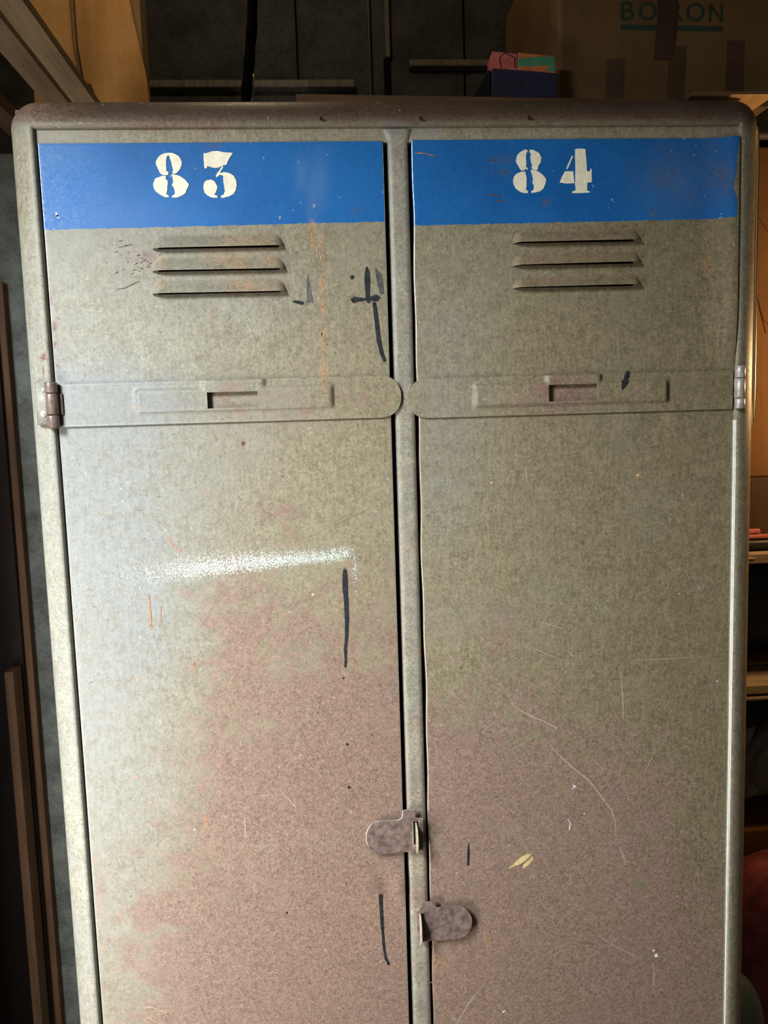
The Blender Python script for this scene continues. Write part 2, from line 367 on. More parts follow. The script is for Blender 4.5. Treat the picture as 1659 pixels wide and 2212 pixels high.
# rounded tube that frames the front
prof = [(0, .030), (0, .006), (0, -.0014), (.0003, -.0026), (.0011, -.0038), (.0026, -.0045), (.006, -.0040), (.0115, -.0022), (.0170, .0006), (.0222, .0046), (.0261, .0090), (.0285, .0140), (.0297, .0195), (.0298, .025), (.0298, .034)]
path = []
for z in np.linspace(.0, ZT, 150): path.append((XL, z, -1, 0))
for k in range(1, 10): a = PI - k*PI/2/10; path.append((XL, ZT, math.cos(a), math.sin(a)))
for x in np.linspace(XL, XR, 100): path.append((x, ZT, 0, 1))
for k in range(1, 10): a = PI/2 - k*PI/2/10; path.append((XR, ZT, math.cos(a), math.sin(a)))
for z in np.linspace(ZT, 0, 150): path.append((XR, z, 1, 0))
v = []; f = []; n = len(prof)
for (x, z, ox, oz) in path:
    for (o_, d) in prof:
        sc = 1.0 if abs(ox) > .99 else 1.0 + .13*abs(oz)
        v.append((x+ox*o_*sc, d, z+oz*o_*sc))
mb = MB().add(v, [])
for i in range(len(path)-1):
    for k in range(n-1): mb.f.append((i*n+k, i*n+k+1, (i+1)*n+k+1, (i+1)*n+k)); mb.m.append(3 if k in (11, 12) and path[i][0] == XR and path[i][1] > ZS-.03 else (2 if k == 3 else 3) if k in (1, 2, 3) and path[i][2] > .99 and path[i][1] < ZS-.003 else 0)  # pale and bright faces paint the light lines of the right column
for (hx, hy) in ((693, 255), (909, 255), (1143, 253)):
    c = U(hx, hy, -.0078); mb.lathe((c.x, c.y-.0016, c.z), [(.0001, 0), (.0014, 0), (.0014, .004)], 10, 1, 'y')
frame = mb.build('frame', None, locker, True, [M['steel'], M['hole'], M['edge'], M['pale']]); wear(frame, 'frame')
# bead added along the upper right edge to draw the warm rim light
hp = [(.4102, .0185, z) for z in np.linspace(ZS-.02, ZT-.004, 40)] + [(.4102-.004*(1-math.cos(a)), .0185, ZT-.004+.012*math.sin(a)) for a in np.linspace(.2, 1.3, 6)]
MB().tube(hp, [.0009+.0013*min(1, i/4, (len(hp)-1-i)/10) for i in range(len(hp))], 10).build('rim_bead', M['rim_bead'], locker, True)
# flat top rail above the doors
xs = list(np.linspace(XL, XR, 110)); zs = list(np.linspace(ZS+.2925, ZT+.001, 5))
v, f = sheet(xs, zs, lambda x, z: (x, .0012, z), lambda x, z: True, .02)
rail = fixn(obj('top_rail', v, f, M['steel'], locker, False)); wear(rail, 'frame')
# centre post with flared head
PLx, PRx = -.0093, .0128
rows = []
for z in np.linspace(.05, ZS+.2915, 260): rows.append((z, PLx, PRx))
for t in np.linspace(0, 1, 8)[1:]: rows.append((ZS+.2915+.0135*t, PLx-.0055*t**2-.001, PRx+.004*t**2+.001))
v = []; f = []; K = 9
for (z, a, b) in rows:
    for k in range(K):
        t = k/(K-1); e = (.0032 if k in (0, K-1) else (.0008 if k in (1, K-2) else 0))
        xx = {0: a, 1: a+.0011, K-2: b-.0011, K-1: b}.get(k, a+(b-a)*t); v.append((xx, .0005+e - (.0012 if z > ZS+.292 else 0), z))
    v.append((a, .05, z)); v.append((b, .05, z))
L = K+2; pm = []
for i in range(len(rows)-1):
    f += [(i*L+k, i*L+k+1, (i+1)*L+k+1, (i+1)*L+k) for k in range(K-1)]; pm += [1 if k == 0 and i < 259 else 0 for k in range(K-1)] + [0, 0]  # bright metal on the left edge only, painting its lit line
    f += [(i*L+K, i*L, (i+1)*L, (i+1)*L+K), (i*L+K-1, i*L+K+1, (i+1)*L+K+1, (i+1)*L+K-1)]
post = fixn(obj('center_post', v, f, None, locker, True, [M['steel'], M['edge']], pm)); wear(post, 'post')
# carcass
b = MB()
b.box(-.4040, -.4025, .03, DEPTH, .0, ZT+.030); b.box(.4045, .406, .03, DEPTH, .0, ZT+.030)
b.box(-.404, .406, .03, DEPTH, ZT+.0297, ZT+.0312); b.box(-.402, .404, DEPTH-.002, DEPTH, .0, ZT+.0295); b.box(-.402, .404, .03, DEPTH-.003, .10, .102)
b.box(-.402, .404, .02, .022, .0, .10); b.box(.0005, .0025, .05, DEPTH-.003, .103, ZT+.0295)
body = b.build('body', M['steel'], locker)
wear(body, 'frame')
inn = MB().box(-.396, .398, .10, .102, .103, ZT+.029).build('inner_lining', M['inside'], locker)

MARKS = [M['steel'], M['ink'], M['inkworn'], M['scratch'], M['strawscr'], M['rustscr'], M['darkscr'], M['flake'], M['white'], M['edge'], M['orangescr']]
INK, WORN, SCR, STR, RST, DRK, FLK, WHT = range(1, 9)

def louver_px(door):
    if door == 'left': return [((330, 540), (613, 533.5), 31), ((330, 588), (617, 583), 31), ((329.5, 637), (619, 631.5), 32)]
    return [((1107, 527), (1382, 521), 29), ((1106, 576), (1382, 568), 29), ((1107, 624), (1382, 616.5), 29)]

def make_door(side):
    if side == 'left': x0, x1 = -.3728, -.0142; zt = ZS+.2935
    else: x0, x1 = .0161, .3762; zt = ZS+.2945
    z0 = .115; step = .0036
    slots = []
    for (a, b_, h) in louver_px(side):
        A_, B_ = U(*a), U(*b_); slots.append((A_.x+.006, B_.x-.006, (A_.z+B_.z)/2 + .0004, (A_.z+B_.z)/2 + .0040))
    xs = set(np.round(np.arange(x0, x1-.001, step), 5)) | {x1}; zs = set(np.round(np.arange(.82, zt-.001, step), 5)) | set(np.round(np.linspace(z0, .80, 40), 5)) | {zt}
    for s in slots:
        for q in s[:2]: xs = {x for x in xs if abs(x-q) > .0012} | {q}
        for q in s[2:]: zs = {z for z in zs if abs(z-q) > .0012} | {q}
    xs, zs = sorted(xs), sorted(zs)
    dc = U(838, 1925)
    def P(x, z):
        y = 0.0
        if side == 'left':
            y += .0042*math.exp(-((x-dc.x)/.012)**2-((z-dc.z+ (x-dc.x)*.9)/.010)**2) - .0034*math.exp(-((x-dc.x-.014)/.010)**2-((z-dc.z-.004)/.02)**2)
            y += .0012*math.exp(-((x+.07)/.10)**2-((z-.93)/.05)**2)*math.sin((x*.7+z)*60)
        ez = 0.0
        if side == 'right' and x-x0 < .006: ez = .0006*math.sin(z*23)+.0005*math.sin(z*61) - (.0012*math.exp(-((z-.93)/.06)**2))
        y += .0004*math.sin(x*21+z*9)*math.sin(z*13)
        if side == 'right': y -= .0070*min(1, max(0, (x-.335)/.035))**2*(1/(1+math.exp(-(z-ZS-.06)/.012)))
        return (x+ez, y, z)
    keep = lambda x, z: not any(s[0] < x < s[1] and s[2] < z < s[3] for s in slots)
    v, f = sheet(xs, zs, P, keep, .018)
    mb = MB().add(v, f, 0)
    if side == 'left':
        ribbon(mb, [(792, 576, 3), (793, 590, 11), (793, 608, 13), (794, 640, 9), (796, 652, 8)], INK)
        ribbon(mb, [(763, 647, 14), (775, 647, 9), (790, 646, 5), (803, 645, 9), (814, 643, 16)], INK, -.00035)
        ribbon(mb, [(808, 653, 8), (813, 690, 9), (818, 735, 9), (825, 765, 8), (831, 779, 7)], INK)
        dot(mb, 761, 599, 4.5, INK); ribbon(mb, [(633, 651, 5), (644, 653, 7), (654, 655, 8)], INK); dot(mb, 603, 650, 2, INK)
        for dx in (-4, 0, 4, 7): ribbon(mb, [(815+dx, 583+dx, 2), (819+dx*.9, 610, 3), (824+dx*.6, 634, 2.5)], WORN)
        for dx in (-2.5, 0, 3): ribbon(mb, [(664+dx*.4, 598-dx*2, 1.5), (667+dx, 625, 3), (669+dx*2, 653, 4.5)], WORN)
        ribbon(mb, [(745, 1230, 6), (745, 1242, 11), (745.5, 1275, 11), (748, 1300, 9), (749.5, 1340, 9), (748.5, 1380, 8), (746, 1402, 7), (747, 1425, 5), (746, 1440, 6)], INK)
        for (a, b_, r) in ((742, 1465, 2), (750, 1608, 3), (753, 1701, 3), (619, 1972, 2.6), (390, 377+60, .1)): dot(mb, a, b_, r, INK)
        ribbon(mb, [(821, 1932, 6), (822, 1945, 7), (826, 2000, 7), (830, 2050, 6.5), (834, 2071, 6), (840, 2083, 6)], INK)
        # scratches, hairs and chips
        R = lambda pts, m: ribbon(mb, pts, m, -.0002, 3)
        R([(650, 1168, 0.5), (700, 1142, 1.0), (760, 1115, 0.9), (815, 1090, 0.5)], STR)
        R([(362, 1160, 3), (375, 1178, 3.2), (392, 1196, 2)], RST); R([(321, 1284, 3), (324, 1320, 4), (327, 1360, 3)], RST); R([(347, 1310, 1.5), (348, 1340, 1.5)], RST)
        R([(421, 1425, 1.5), (419, 1445, 4), (423, 1450, 1)], RST); R([(488, 1070, 5), (490, 1110, 6), (489, 1140, 2)], SCR)
        R([(441, 1710, 3), (443, 1750, 4), (446, 1778, 4), (451, 1790, 2)], RST); R([(375, 1735, 4), (382, 1760, 4)], SCR)
        R([(487, 1872, 0.6), (510, 1845, 1.2), (530, 1838, 0.9), (560, 1815, 0.6)], STR); R([(535, 1846, 0.6), (570, 1830, 1.6), (600, 1818, 0.9)], STR); R([(620, 1798, 0.6), (622, 1806, 3.1)], STR)
        R([(412, 2131, 0.6), (450, 2122, 1.9), (482, 2116, 1.2)], STR); R([(762, 1775, 0.6), (763, 1812, 1.6)], STR); R([(725, 1712, 0.6), (762, 1713, 1.4)], STR)
        R([(700, 1292, .8), (704, 1325, 1), (697, 1345, 1), (710, 1352, 1), (733, 1355, 1.2), (734, 1342, 1), (720, 1330, 1), (704, 1326, 1)], SCR)
        R([(385, 1915, 1), (395, 1890, 2.5)], RST); R([(372, 1945, 1), (385, 1918, 2)], RST); R([(429, 1932, 1.4), (428, 1953, 1.5), (421, 1957, 1.2)], STR)
        R([(598, 1700, 1.2), (640, 1744, 3.1)], STR); R([(550, 1718, 1.5), (590, 1718, 1.5)], SCR); R([(520, 1600, 2), (524, 1680, 3), (531, 1810, 4)], SCR)
        rq = random.Random(5)
        for (ya, yb_, xc) in ((484, 512, 671), (519, 532, 675), (516, 560, 694), (604, 628, 697), (645, 672, 698), (715, 728, 695), (760, 790, 699), (800, 830, 698)):
            for q in range(3):
                a, b_ = xc+rq.uniform(-3, 3), rq.uniform(ya, yb_-6); R([(a, b_, .8), (a+rq.uniform(-1, 1), b_+4, rq.uniform(2, 4)), (a+rq.uniform(-1, 1), b_+rq.uniform(8, 13), 1)], 10)
        R([(170, 932, .6), (205, 960, 1.0), (245, 998, .6)], SCR)
        for (a, b_, w) in ((575, 2102, 30), (580, 2115, 26), (312, 2178, 26), (330, 2186, 30), (312, 2202, 20)): R([(a, b_, 1.2), (a+w/2, b_-3, 2.6), (a+w, b_+1, 1.2)], STR)
        for (a, b_) in ((262, 1055), (265, 1082), (420, 1792)): dot(mb, a, b_, 2, WHT)
        dot(mb, 124, 466, 3, WHT); ribbon(mb, [(121, 460, 4), (126, 470, 4)], WHT)
        for (a, b_, r) in ((294, 1677, 6), (325, 1733, 4), (298, 1468, 5), (381, 1500, 4), (276, 1530, 4)): dot(mb, a, b_, r, SCR); dot(mb, a, b_, r*.6, DRK, -.00025)
        dot(mb, 525, 958, 5, DRK); dot(mb, 676, 1284, 3, FLK)
        for i in range(46):
            a, b_ = random.gauss(290, 24), random.gauss(562, 17)
            if random.random() < .5: R([(a, b_, 1), (a+random.uniform(3, 8), b_-random.uniform(-2, 4), random.uniform(1, 2.8))], DRK)
        R([(252, 625, .8), (270, 622, 1.5), (300, 607, 1.5)], DRK); R([(255, 535, 1), (285, 528, 1.5)], DRK)
    else:
        ribbon(mb, [(1012, 1820, 1.5), (1012, 1842, 6), (1011, 1869, 4.5)], INK)
        blob(mb, wobble([(1094, 1881), (1110, 1865), (1127, 1850), (1143, 1843), (1148, 1847), (1135, 1860), (1121, 1868), (1104, 1874)], .7), FLK)
        blob(mb, wobble([(1150, 1850), (1153, 1857), (1140, 1870), (1129, 1877), (1131, 1868), (1143, 1857)], .6), FLK)
        blob(mb, [(1414, 2062), (1419, 2059), (1422, 2067), (1414, 2068)], WHT); dot(mb, 1412, 2053, 2.2, WHT)
        R = lambda pts, m: ribbon(mb, pts, m, -.0002, 3)
        R([(1238, 1695, 1.5), (1243, 1700, 3)], WHT); R([(1236, 1706, 1), (1240, 1699, 2)], WHT); R([(1226, 1768, .8), (1232, 1778, 1.5), (1230, 1792, 2.5)], WHT)
        for (a, b_, r) in ((1549, 1472, 2), (1061, 1043, 2.2), (1262, 1757, 1.6), (1467, 1282, 1.2), (1378, 1026, 3)): dot(mb, a, b_, r, FLK if r > 2.1 else WHT)
        R([(1098, 1498, 2), (1112, 1528, 3), (1150, 1548, 5), (1185, 1563, 4), (1203, 1573, 6), (1200, 1582, 2)], SCR)
        R([(1186, 1606, 2), (1205, 1628, 5), (1240, 1660, 5), (1275, 1688, 5), (1300, 1722, 5), (1322, 1750, 6), (1329, 1775, 4), (1331, 1815, 2)], SCR)
        R([(1338, 1826, 3), (1345, 1845, 5), (1352, 1868, 3)], SCR); R([(1290, 2020, 2), (1330, 2044, 4), (1372, 2065, 3)], SCR)
        R([(1411, 2078, 2), (1413, 2105, 5), (1411, 2145, 4)], SCR); R([(987, 2212, 2.5), (1012, 2168, 2.5), (1030, 2145, 1.9), (1045, 2128, 1.2)], STR)
        R([(1128, 1388, 1.5), (1175, 1410, 2.5), (1240, 1437, 1.5)], SCR); R([(1340, 1440, 2), (1345, 1500, 5), (1347, 1550, 4)], SCR)
        R([(1160, 1342, 1.2), (1190, 1350, 1.9), (1225, 1362, 0.6)], STR); R([(1030, 1125, 1.2), (1075, 1125, 2.5), (1125, 1130, 1.9)], STR)
        R([(985, 1300, 2), (988, 1275, 4), (1004, 1272, 2), (1008, 1290, 3)], SCR); R([(1135, 1005, 3), (1138, 1040, 4)], SCR)
        R([(1365, 1428, 1), (1420, 1424, 2), (1520, 1419, 1)], SCR); R([(930, 1668, 1), (970, 1640, 2.5), (1020, 1614, 1.5)], SCR); R([(960, 1708, 2), (985, 1712, 3), (1012, 1690, 2)], SCR)
        R([(1050, 1620, 2), (1090, 1645, 2), (1110, 1680, 2), (1095, 1690, 2)], SCR); R([(1390, 1680, 1), (1402, 1650, 2.5), (1418, 1615, 2)], SCR)
        R([(1403, 1888, 3), (1430, 1888, 3), (1445, 1878, 2)], SCR); R([(1315, 1893, 3), (1325, 1898, 2)], SCR); R([(1320, 1950, 1.5), (1345, 1935, 2), (1354, 1918, 1.5)], SCR)
        R([(1085, 1988+200, 3), (1090, 2183, 3)], WHT)
        for (a, b_, w) in ((895, 330, 28), (924, 334, 16), (1055, 345, 18), (1075, 372, 20), (1056, 420, 24), (1072, 434, 20), (940, 473, 8)): R([(a, b_, 1), (a+w/2, b_+1, 3), (a+w, b_+2, 1.5)], RST if w > 25 or w == 16 else DRK)
        R([(1409, 455, 3), (1411, 466, 5)], WORN); R([(1382, 425, 1), (1384, 445, 1.5)], WORN); R([(1450, 365, 1), (1456, 380, 1.5)], WORN)
        R([(1536, 530, 4), (1524, 560, 7), (1523, 590, 4)], RST)
        for i in range(60):
            a, b_ = random.uniform(930, 1200), random.uniform(1200, 1680); L_ = random.uniform(6, 22); an = random.uniform(0, PI)
            R([(a, b_, .8), (a+L_*.5*math.cos(an)+2, b_+L_*.5*math.sin(an), 1.5), (a+L_*math.cos(an), b_+L_*math.sin(an), .8)], SCR)
    rng = random.Random(3)
    for i in range(420):     # fine rubbed hairlines in the primer
        lx = (rng.uniform(300, 850), rng.uniform(1350, 2212)) if side == 'left' else (rng.uniform(930, 1540), rng.uniform(1480, 2212))
        L_ = rng.uniform(4, 15); an = rng.gauss(PI/2, .9)
        ribbon(mb, [(lx[0], lx[1], .7), (lx[0]+L_*.5*math.cos(an)+rng.uniform(-2, 2), lx[1]+L_*.5*math.sin(an), 1.4), (lx[0]+L_*math.cos(an), lx[1]+L_*math.sin(an), .7)], SCR, -.0002, 2)
    d = obj('door', mb.v, mb.f, None, locker, True, MARKS, mb.m)
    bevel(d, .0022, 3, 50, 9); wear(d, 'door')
    # louvers
    for (a, b_, hpx) in louver_px(side):
        A_, B_ = U(*a), U(*b_); h = hpx*.00051; D = .0098; ns, nt = 64, 12; v = []; f = []; w = B_.x-A_.x; ea = .0115/w
        for i in range(ns+1):
            s = i/ns; s = .5-.5*math.cos(PI*s) if False else s
            s = (s*6*ea/2 if s < 1/3 else (1-(1-s)*6*ea/2 if s > 2/3 else ea + (s-1/3)*3*(1-2*ea)))
            e = 1.0
            if s < ea: e = math.sqrt(max(0, 1-((ea-s)/ea)**2))
            elif s > 1-ea: e = math.sqrt(max(0, 1-((s-1+ea)/ea)**2))
            x = A_.x + s*w; zb = A_.z + s*(B_.z-A_.z); hh = h*max(e, .02)
            for k in range(nt+1):
                t = k/nt; y = -D*e*((2*t*t if t < .25 else t-.125)/.875); v.append((x, min(y, -.00005), zb+hh*(1-t)))
            v.append((x, -D*e+.0012*e, zb+.0002))
        K2 = nt+2
        for i in range(ns): f += [(i*K2+k, i*K2+k+1, (i+1)*K2+k+1, (i+1)*K2+k) for k in range(K2-1)]
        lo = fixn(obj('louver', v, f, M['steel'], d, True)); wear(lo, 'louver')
    # stencilled number
    nb = MB()
    if side == 'left':
        T = lambda q: [(320+a/8.295, 310+b_/8.295) for a, b_ in q]
        polys = [[(358, 165), (300, 172), (230, 200), (175, 250), (135, 325), (145, 390), (180, 455), (200, 510), (240, 555), (300, 570), (360, 560), (365, 515), (330, 490), (322, 400), (322, 300), (335, 240), (358, 205)],
                 [(358, 165), (430, 170), (500, 195), (560, 240), (600, 310), (602, 380), (575, 450), (530, 510), (480, 545), (435, 530), (445, 470), (425, 380), (400, 290), (378, 225), (358, 205)],
                 [(322, 578), (240, 580), (210, 598), (130, 620), (100, 690), (88, 740), (105, 815), (150, 870), (220, 920), (300, 960), (372, 968), (370, 935), (325, 910), (340, 840), (345, 760), (355, 700), (340, 655), (315, 635)],
                 [(418, 545), (480, 558), (570, 582), (650, 640), (700, 690), (732, 740), (700, 800), (670, 880), (610, 930), (520, 968), (430, 968), (430, 940), (478, 905), (478, 840), (455, 790), (425, 745), (450, 680), (432, 600)],
                 [(990, 175), (1060, 170), (1130, 140), (1250, 132), (1340, 152), (1440, 160), (1515, 165), (1480, 225), (1440, 290), (1405, 375), (1340, 395), (1300, 415), (1230, 440), (1150, 430), (1058, 405), (1050, 445), (1005, 440), (997, 300)],
                 [(1345, 405), (1345, 430), (1285, 525), (1375, 512), (1450, 530), (1530, 575), (1575, 650), (1588, 740), (1570, 840), (1520, 910), (1440, 950), (1320, 980), (1300, 940), (1350, 915), (1378, 850), (1360, 760), (1345, 680), (1345, 580), (1290, 560), (1225, 608), (1208, 580), (1260, 500), (1320, 415)],
                 [(1050, 655), (1135, 645), (1190, 680), (1225, 740), (1240, 790), (1215, 870), (1185, 910), (1240, 940), (1242, 975), (1150, 970), (1060, 930), (1010, 880), (990, 800), (995, 740), (1010, 690)]]
    else:
        T = lambda q: [(1095+a/8.295, 305+b_/8.295) for a, b_ in q]
        polys = [[(360, 150), (310, 152), (240, 195), (190, 240), (160, 330), (170, 390), (215, 460), (245, 515), (280, 530), (318, 525), (330, 490), (372, 518), (375, 475), (340, 465), (350, 400), (340, 300), (350, 200), (375, 195)],
                 [(402, 150), (470, 155), (540, 190), (590, 230), (618, 300), (605, 370), (565, 440), (545, 515), (500, 520), (440, 485), (455, 440), (430, 360), (420, 290), (430, 235), (405, 200)],
                 [(250, 545), (340, 550), (335, 590), (352, 640), (352, 720), (350, 830), (335, 850), (380, 905), (375, 928), (310, 932), (240, 905), (160, 850), (118, 770), (108, 700), (130, 630), (170, 590)],
                 [(425, 520), (455, 515), (545, 530), (610, 575), (670, 630), (705, 690), (690, 770), (650, 850), (590, 900), (500, 920), (440, 928), (432, 900), (480, 870), (485, 800), (460, 750), (468, 680), (450, 600)],
                 [(1165, 260), (1180, 258), (1175, 300), (1090, 500), (1060, 495), (1085, 430)],
                 [(1040, 538), (1190, 540), (1205, 750), (1080, 760), (945, 742), (985, 640)],
                 [(1222, 140), (1300, 132), (1405, 140), (1415, 260), (1430, 420), (1430, 520), (1440, 540), (1490, 540), (1500, 490), (1518, 500), (1522, 735), (1440, 742), (1435, 880), (1490, 905), (1485, 920), (1300, 930), (1180, 930), (1160, 910), (1200, 890), (1230, 885), (1222, 740), (1222, 620), (1228, 500), (1220, 300)]]
    for q in polys:
        w_ = wobble(T(q), .38, 2.0); nn = len(w_)
        nb.add([tuple(U(a, b_, -.00045)) for a, b_ in w_] + [tuple(U(a, b_, .0002)) for a, b_ in w_], [tuple(range(nn))] + [(i, (i+1) % nn, (i+1) % nn+nn, i+nn) for i in range(nn)])
    num = nb.build('painted_number', M['cream'], d, False)
    num['label'] = 'cream stencilled number 83' if side == 'left' else 'cream stencilled number 84'
    # hinge strap with raised panel and label window
    if side == 'left':
        xa, xb = U(131, 870).x, U(866, 858).x; zlo, zhi = ZS+.0006, U(500, 820).z
        ex0, ex1, ez0, ez1 = U(291, 860).x, U(722, 860).x, U(500, 889).z, U(500, 834).z
        sx0, sx1, sz0, sz1 = U(450, 864).x, U(558, 864).x, U(505, 881.5).z, U(505, 847).z
        kx0, kx1 = U(435, 830).x, U(576, 830).x
    else:
        xb, xa = U(881, 858).x, U(1580, 850).x; zlo, zhi = ZS-.0014, U(1250, 809).z
        ex0, ex1, ez0, ez1 = U(1020, 850).x, U(1441, 850).x, U(1250, 876).z, U(1250, 822).z
        sx0, sx1, sz0, sz1 = U(1182, 850).x, U(1286, 850).x, U(1234, 866.5).z, U(1234, 831).z
        kx0, kx1 = U(1175, 815).x, U(1298, 815).x
    lo_, hi_ = min(xa, xb), max(xa, xb); st = .0022
    xs = set(np.round(np.arange(lo_, hi_-.0008, st), 5)) | {hi_}; zs = set(np.round(np.linspace(zlo, zhi, 23), 5))
    for q in (sx0, sx1): xs = {x for x in xs if abs(x-q) > .0008} | {q}
    for q in (sz0, sz1): zs = {z for z in zs if abs(z-q) > .0008} | {q}
    xs, zs = sorted(xs), sorted(zs); zm, hh = (zlo+zhi)/2, (zhi-zlo)/2; rr_ = hh*.92
    def stp(t): t = min(1, max(0, t)); return t*t*(3-2*t)
    def PS(x, z):
        e = stp((x-ex0)/.0036)*stp((ex1-x)/.0036)*stp((z-ez0)/.0036)*stp((ez1-z)/.004)
        # the notch in the middle of the raised panel's upper border runs up to the strap edge
        e = max(e, stp((x-kx0)/.004)*stp((kx1-x)/.004)*stp((z-ez0)/.004)*stp((zhi-z+.002)/.003))
        dz = abs(z-zm); c = max(0, dz-(hh-rr_)); cut = rr_ - math.sqrt(max(0, rr_**2-c**2))
        t = (x - (xb-rr_))/rr_ if xb > xa else ((xb+rr_)-x)/rr_
        if t > 0: x = x - math.copysign(cut*t, xb-xa)
        return (x, -.0030-.0040*e, z)
    v, f = sheet(xs, zs, PS, lambda x, z: not (sx0 < x < sx1 and sz0 < z < sz1), .0030)
    mb = MB().add(v, f)
    if side == 'right': ribbon(mb, [(1357, 803, 7), (1354, 812, 11), (1352.5, 818, 8)], INK, -.0034); ribbon(mb, [(1352, 819, 8), (1350, 825, 15), (1347, 834, 9), (1344, 841, 3)], INK, -.0074)
    strap = obj('hinge_strap', mb.v, mb.f, None, d, True, MARKS, mb.m); bevel(strap, .0006, 2, 50, 3); wear(strap, 'strap')  # pale scratch colour on the bevel paints the strap's bright rim
    # hinge barrel
    hb = MB()
    if side == 'left':
        c = U(118, 870); r = .0064; cuts = [(826, 849), (850.5, 896), (897.5, 925)]; xc = c.x; yc = -.0075; hx = 118
    else:
        c = U(1590.5, 838); r = .0056; cuts = [(790, 816), (817.5, 859), (860.5, 883)]; xc = c.x; yc = -.0078; hx = 1590
    for (p0, p1) in cuts:
        za, zb = U(hx, p1, yc).z, U(hx, p0, yc).z
        hb.lathe((xc, yc, 0), [(.0001, za), (r*.9, za), (r, za+.0005), (r, zb-.0005), (r*.9, zb), (.0001, zb)], 24)
    zz = U(hx, cuts[1][1], yc).z, U(hx, cuts[1][0], yc).z
    if side == 'left': hb.box(xc, xc+.010, -.0052, -.0030, zz[0], zz[1])
    else: hb.box(xc-.0065, xc, -.0090, -.0070, zz[0], zz[1])
    hbo = hb.build('hinge_barrel', M['bare'] if side == 'left' else M['bright'], d, True); bevel(hbo, .0002, 1)
    # latch leaf
    if side == 'left':
        q = [(869, 1751), (880, 1749), (898, 1747.5), (898, 1767), (914, 1768), (916, 1837), (880, 1841), (840, 1844), (820, 1845)] + arc(822, 1809, 32, 36, 100, 268, 12) + [(840, 1772.5), (858, 1771.5), (866, 1768), (868.5, 1762)]
        sl = [(892, 1774), (904, 1774), (905.5, 1826), (894, 1826)]
    else:
        q = [(912, 1952), (925, 1948.5), (940, 1946.5), (941.5, 1958), (946, 1961), (970, 1957.5), (990, 1955.5)] + arc(984, 1991.5, 36, 36.5, -80, 80, 12) + [(960, 2030), (914, 2034), (904, 2034), (899, 1971), (910, 1965)]
        sl = [(907, 1973), (917, 1973), (919, 2025), (910, 2025)]
    yf = -.0085
    bm = bmesh.new(); vo = [bm.verts.new(U(a, b_, yf)) for a, b_ in q]; vi = [bm.verts.new(U(a, b_, yf)) for a, b_ in sl]
    ed = [bm.edges.new((vo[i], vo[(i+1) % len(vo)])) for i in range(len(vo))] + [bm.edges.new((vi[i], vi[(i+1) % 4])) for i in range(4)]
    bmesh.ops.triangle_fill(bm, edges=ed, use_beauty=True)
    bmesh.ops.recalc_face_normals(bm, faces=bm.faces)
    if sum(f_.normal.y for f_ in bm.faces) > 0: bmesh.ops.reverse_faces(bm, faces=bm.faces)
    ex = bmesh.ops.extrude_face_region(bm, geom=list(bm.faces)); bmesh.ops.translate(bm, verts=[g for g in ex['geom'] if isinstance(g, bmesh.types.BMVert)], vec=(0, .0016, 0))
    bmesh.ops.recalc_face_normals(bm, faces=bm.faces); bm.verts.index_update()
    vv = [tuple(p.co) for p in bm.verts]; ff = [tuple(p.index for p in f_.verts) for f_ in bm.faces]; bm.free()
    # pivot boss that carries the leaf off the door
    c = U(830, 1810) if side == 'left' else U(990, 1990)
    mb = MB().add(vv, ff); mb.lathe((c.x+(.020 if side == 'left' else -.016), 0, c.z), [(.006, .002), (.006, -.0072)], 16, 0, 'y')
    la = mb.build('latch', None, d, False, [M['latch'], M['edge']]); bevel(la, .0006, 2, 50, 1)
    return d

door_l = make_door('left'); door_r = make_door('right')
# staples of the latches on the post
for (px, p0, p1) in ((899.5, 1781, 1842), (907.5, 1975, 2041)):
    a, b_ = U(px, p0, -.010), U(px, p1, -.010); zc, h = (a.z+b_.z)/2, (a.z-b_.z)/2; mb = MB(); pts = []
    for k in range(17):
        t = -PI/2 + PI*k/16; pts.append((-.0060-.0165*max(0, math.cos(t))**.7, zc+h*math.sin(t)))
    poly = [(.001, zc-h)] + pts + [(.001, zc+h)]
    n = len(poly); xs = (a.x-.0009, a.x+.0009)
    v = [(xs[0], y, z) for y, z in poly] + [(xs[1], y, z) for y, z in poly]
    mb.add(v, [tuple(range(n)), tuple(range(2*n-1, n-1, -1))] + [(i, (i+1) % n, (i+1) % n+n, i+n) for i in range(n)])
    bevel(mb.build('latch_staple', M['staple'], locker), .0003, 1)
# left hinge leaf screwed to the tube
mb = MB(); xs0, xs1 = U(82, 880).x, U(110, 880).x; za, zb = U(95, 918).z, U(95, 826).z
pr = [(xs0, -.0045), (xs0+.003, -.0082), (xs0+.006, -.0092), (xs0+.010, -.0093), (xs1, -.0088)]
v = [(x, y, z) for z in (za, zb) for x, y in pr] + [(x, y+.004, z) for z in (za, zb) for x, y in pr]; k = len(pr)
f = [(i, i+1, k+i+1, k+i) for i in range(k-1)] + [(i, 2*k+i, 2*k+i+1, i+1) for i in range(k-1)] + [(k+i, k+i+1, 3*k+i+1, 3*k+i) for i in range(k-1)] + [(0, k, 3*k, 2*k)]
mb.add(v, f)
leaf = mb.build('hinge_leaf', M['steel'], locker, True); wear(leaf, 'frame')
for (a, b_, r) in ((93.5, 842, .0026), (94.5, 894, .0040)):
    c = U(a, b_, -.0092); MB().lathe((c.x, c.y, c.z), [(.0001, -.0012), (r*.7, -.0011), (r, -.0004), (r, .001)], 16, 0, 'y').build('rivet', M['bright'], leaf, True)

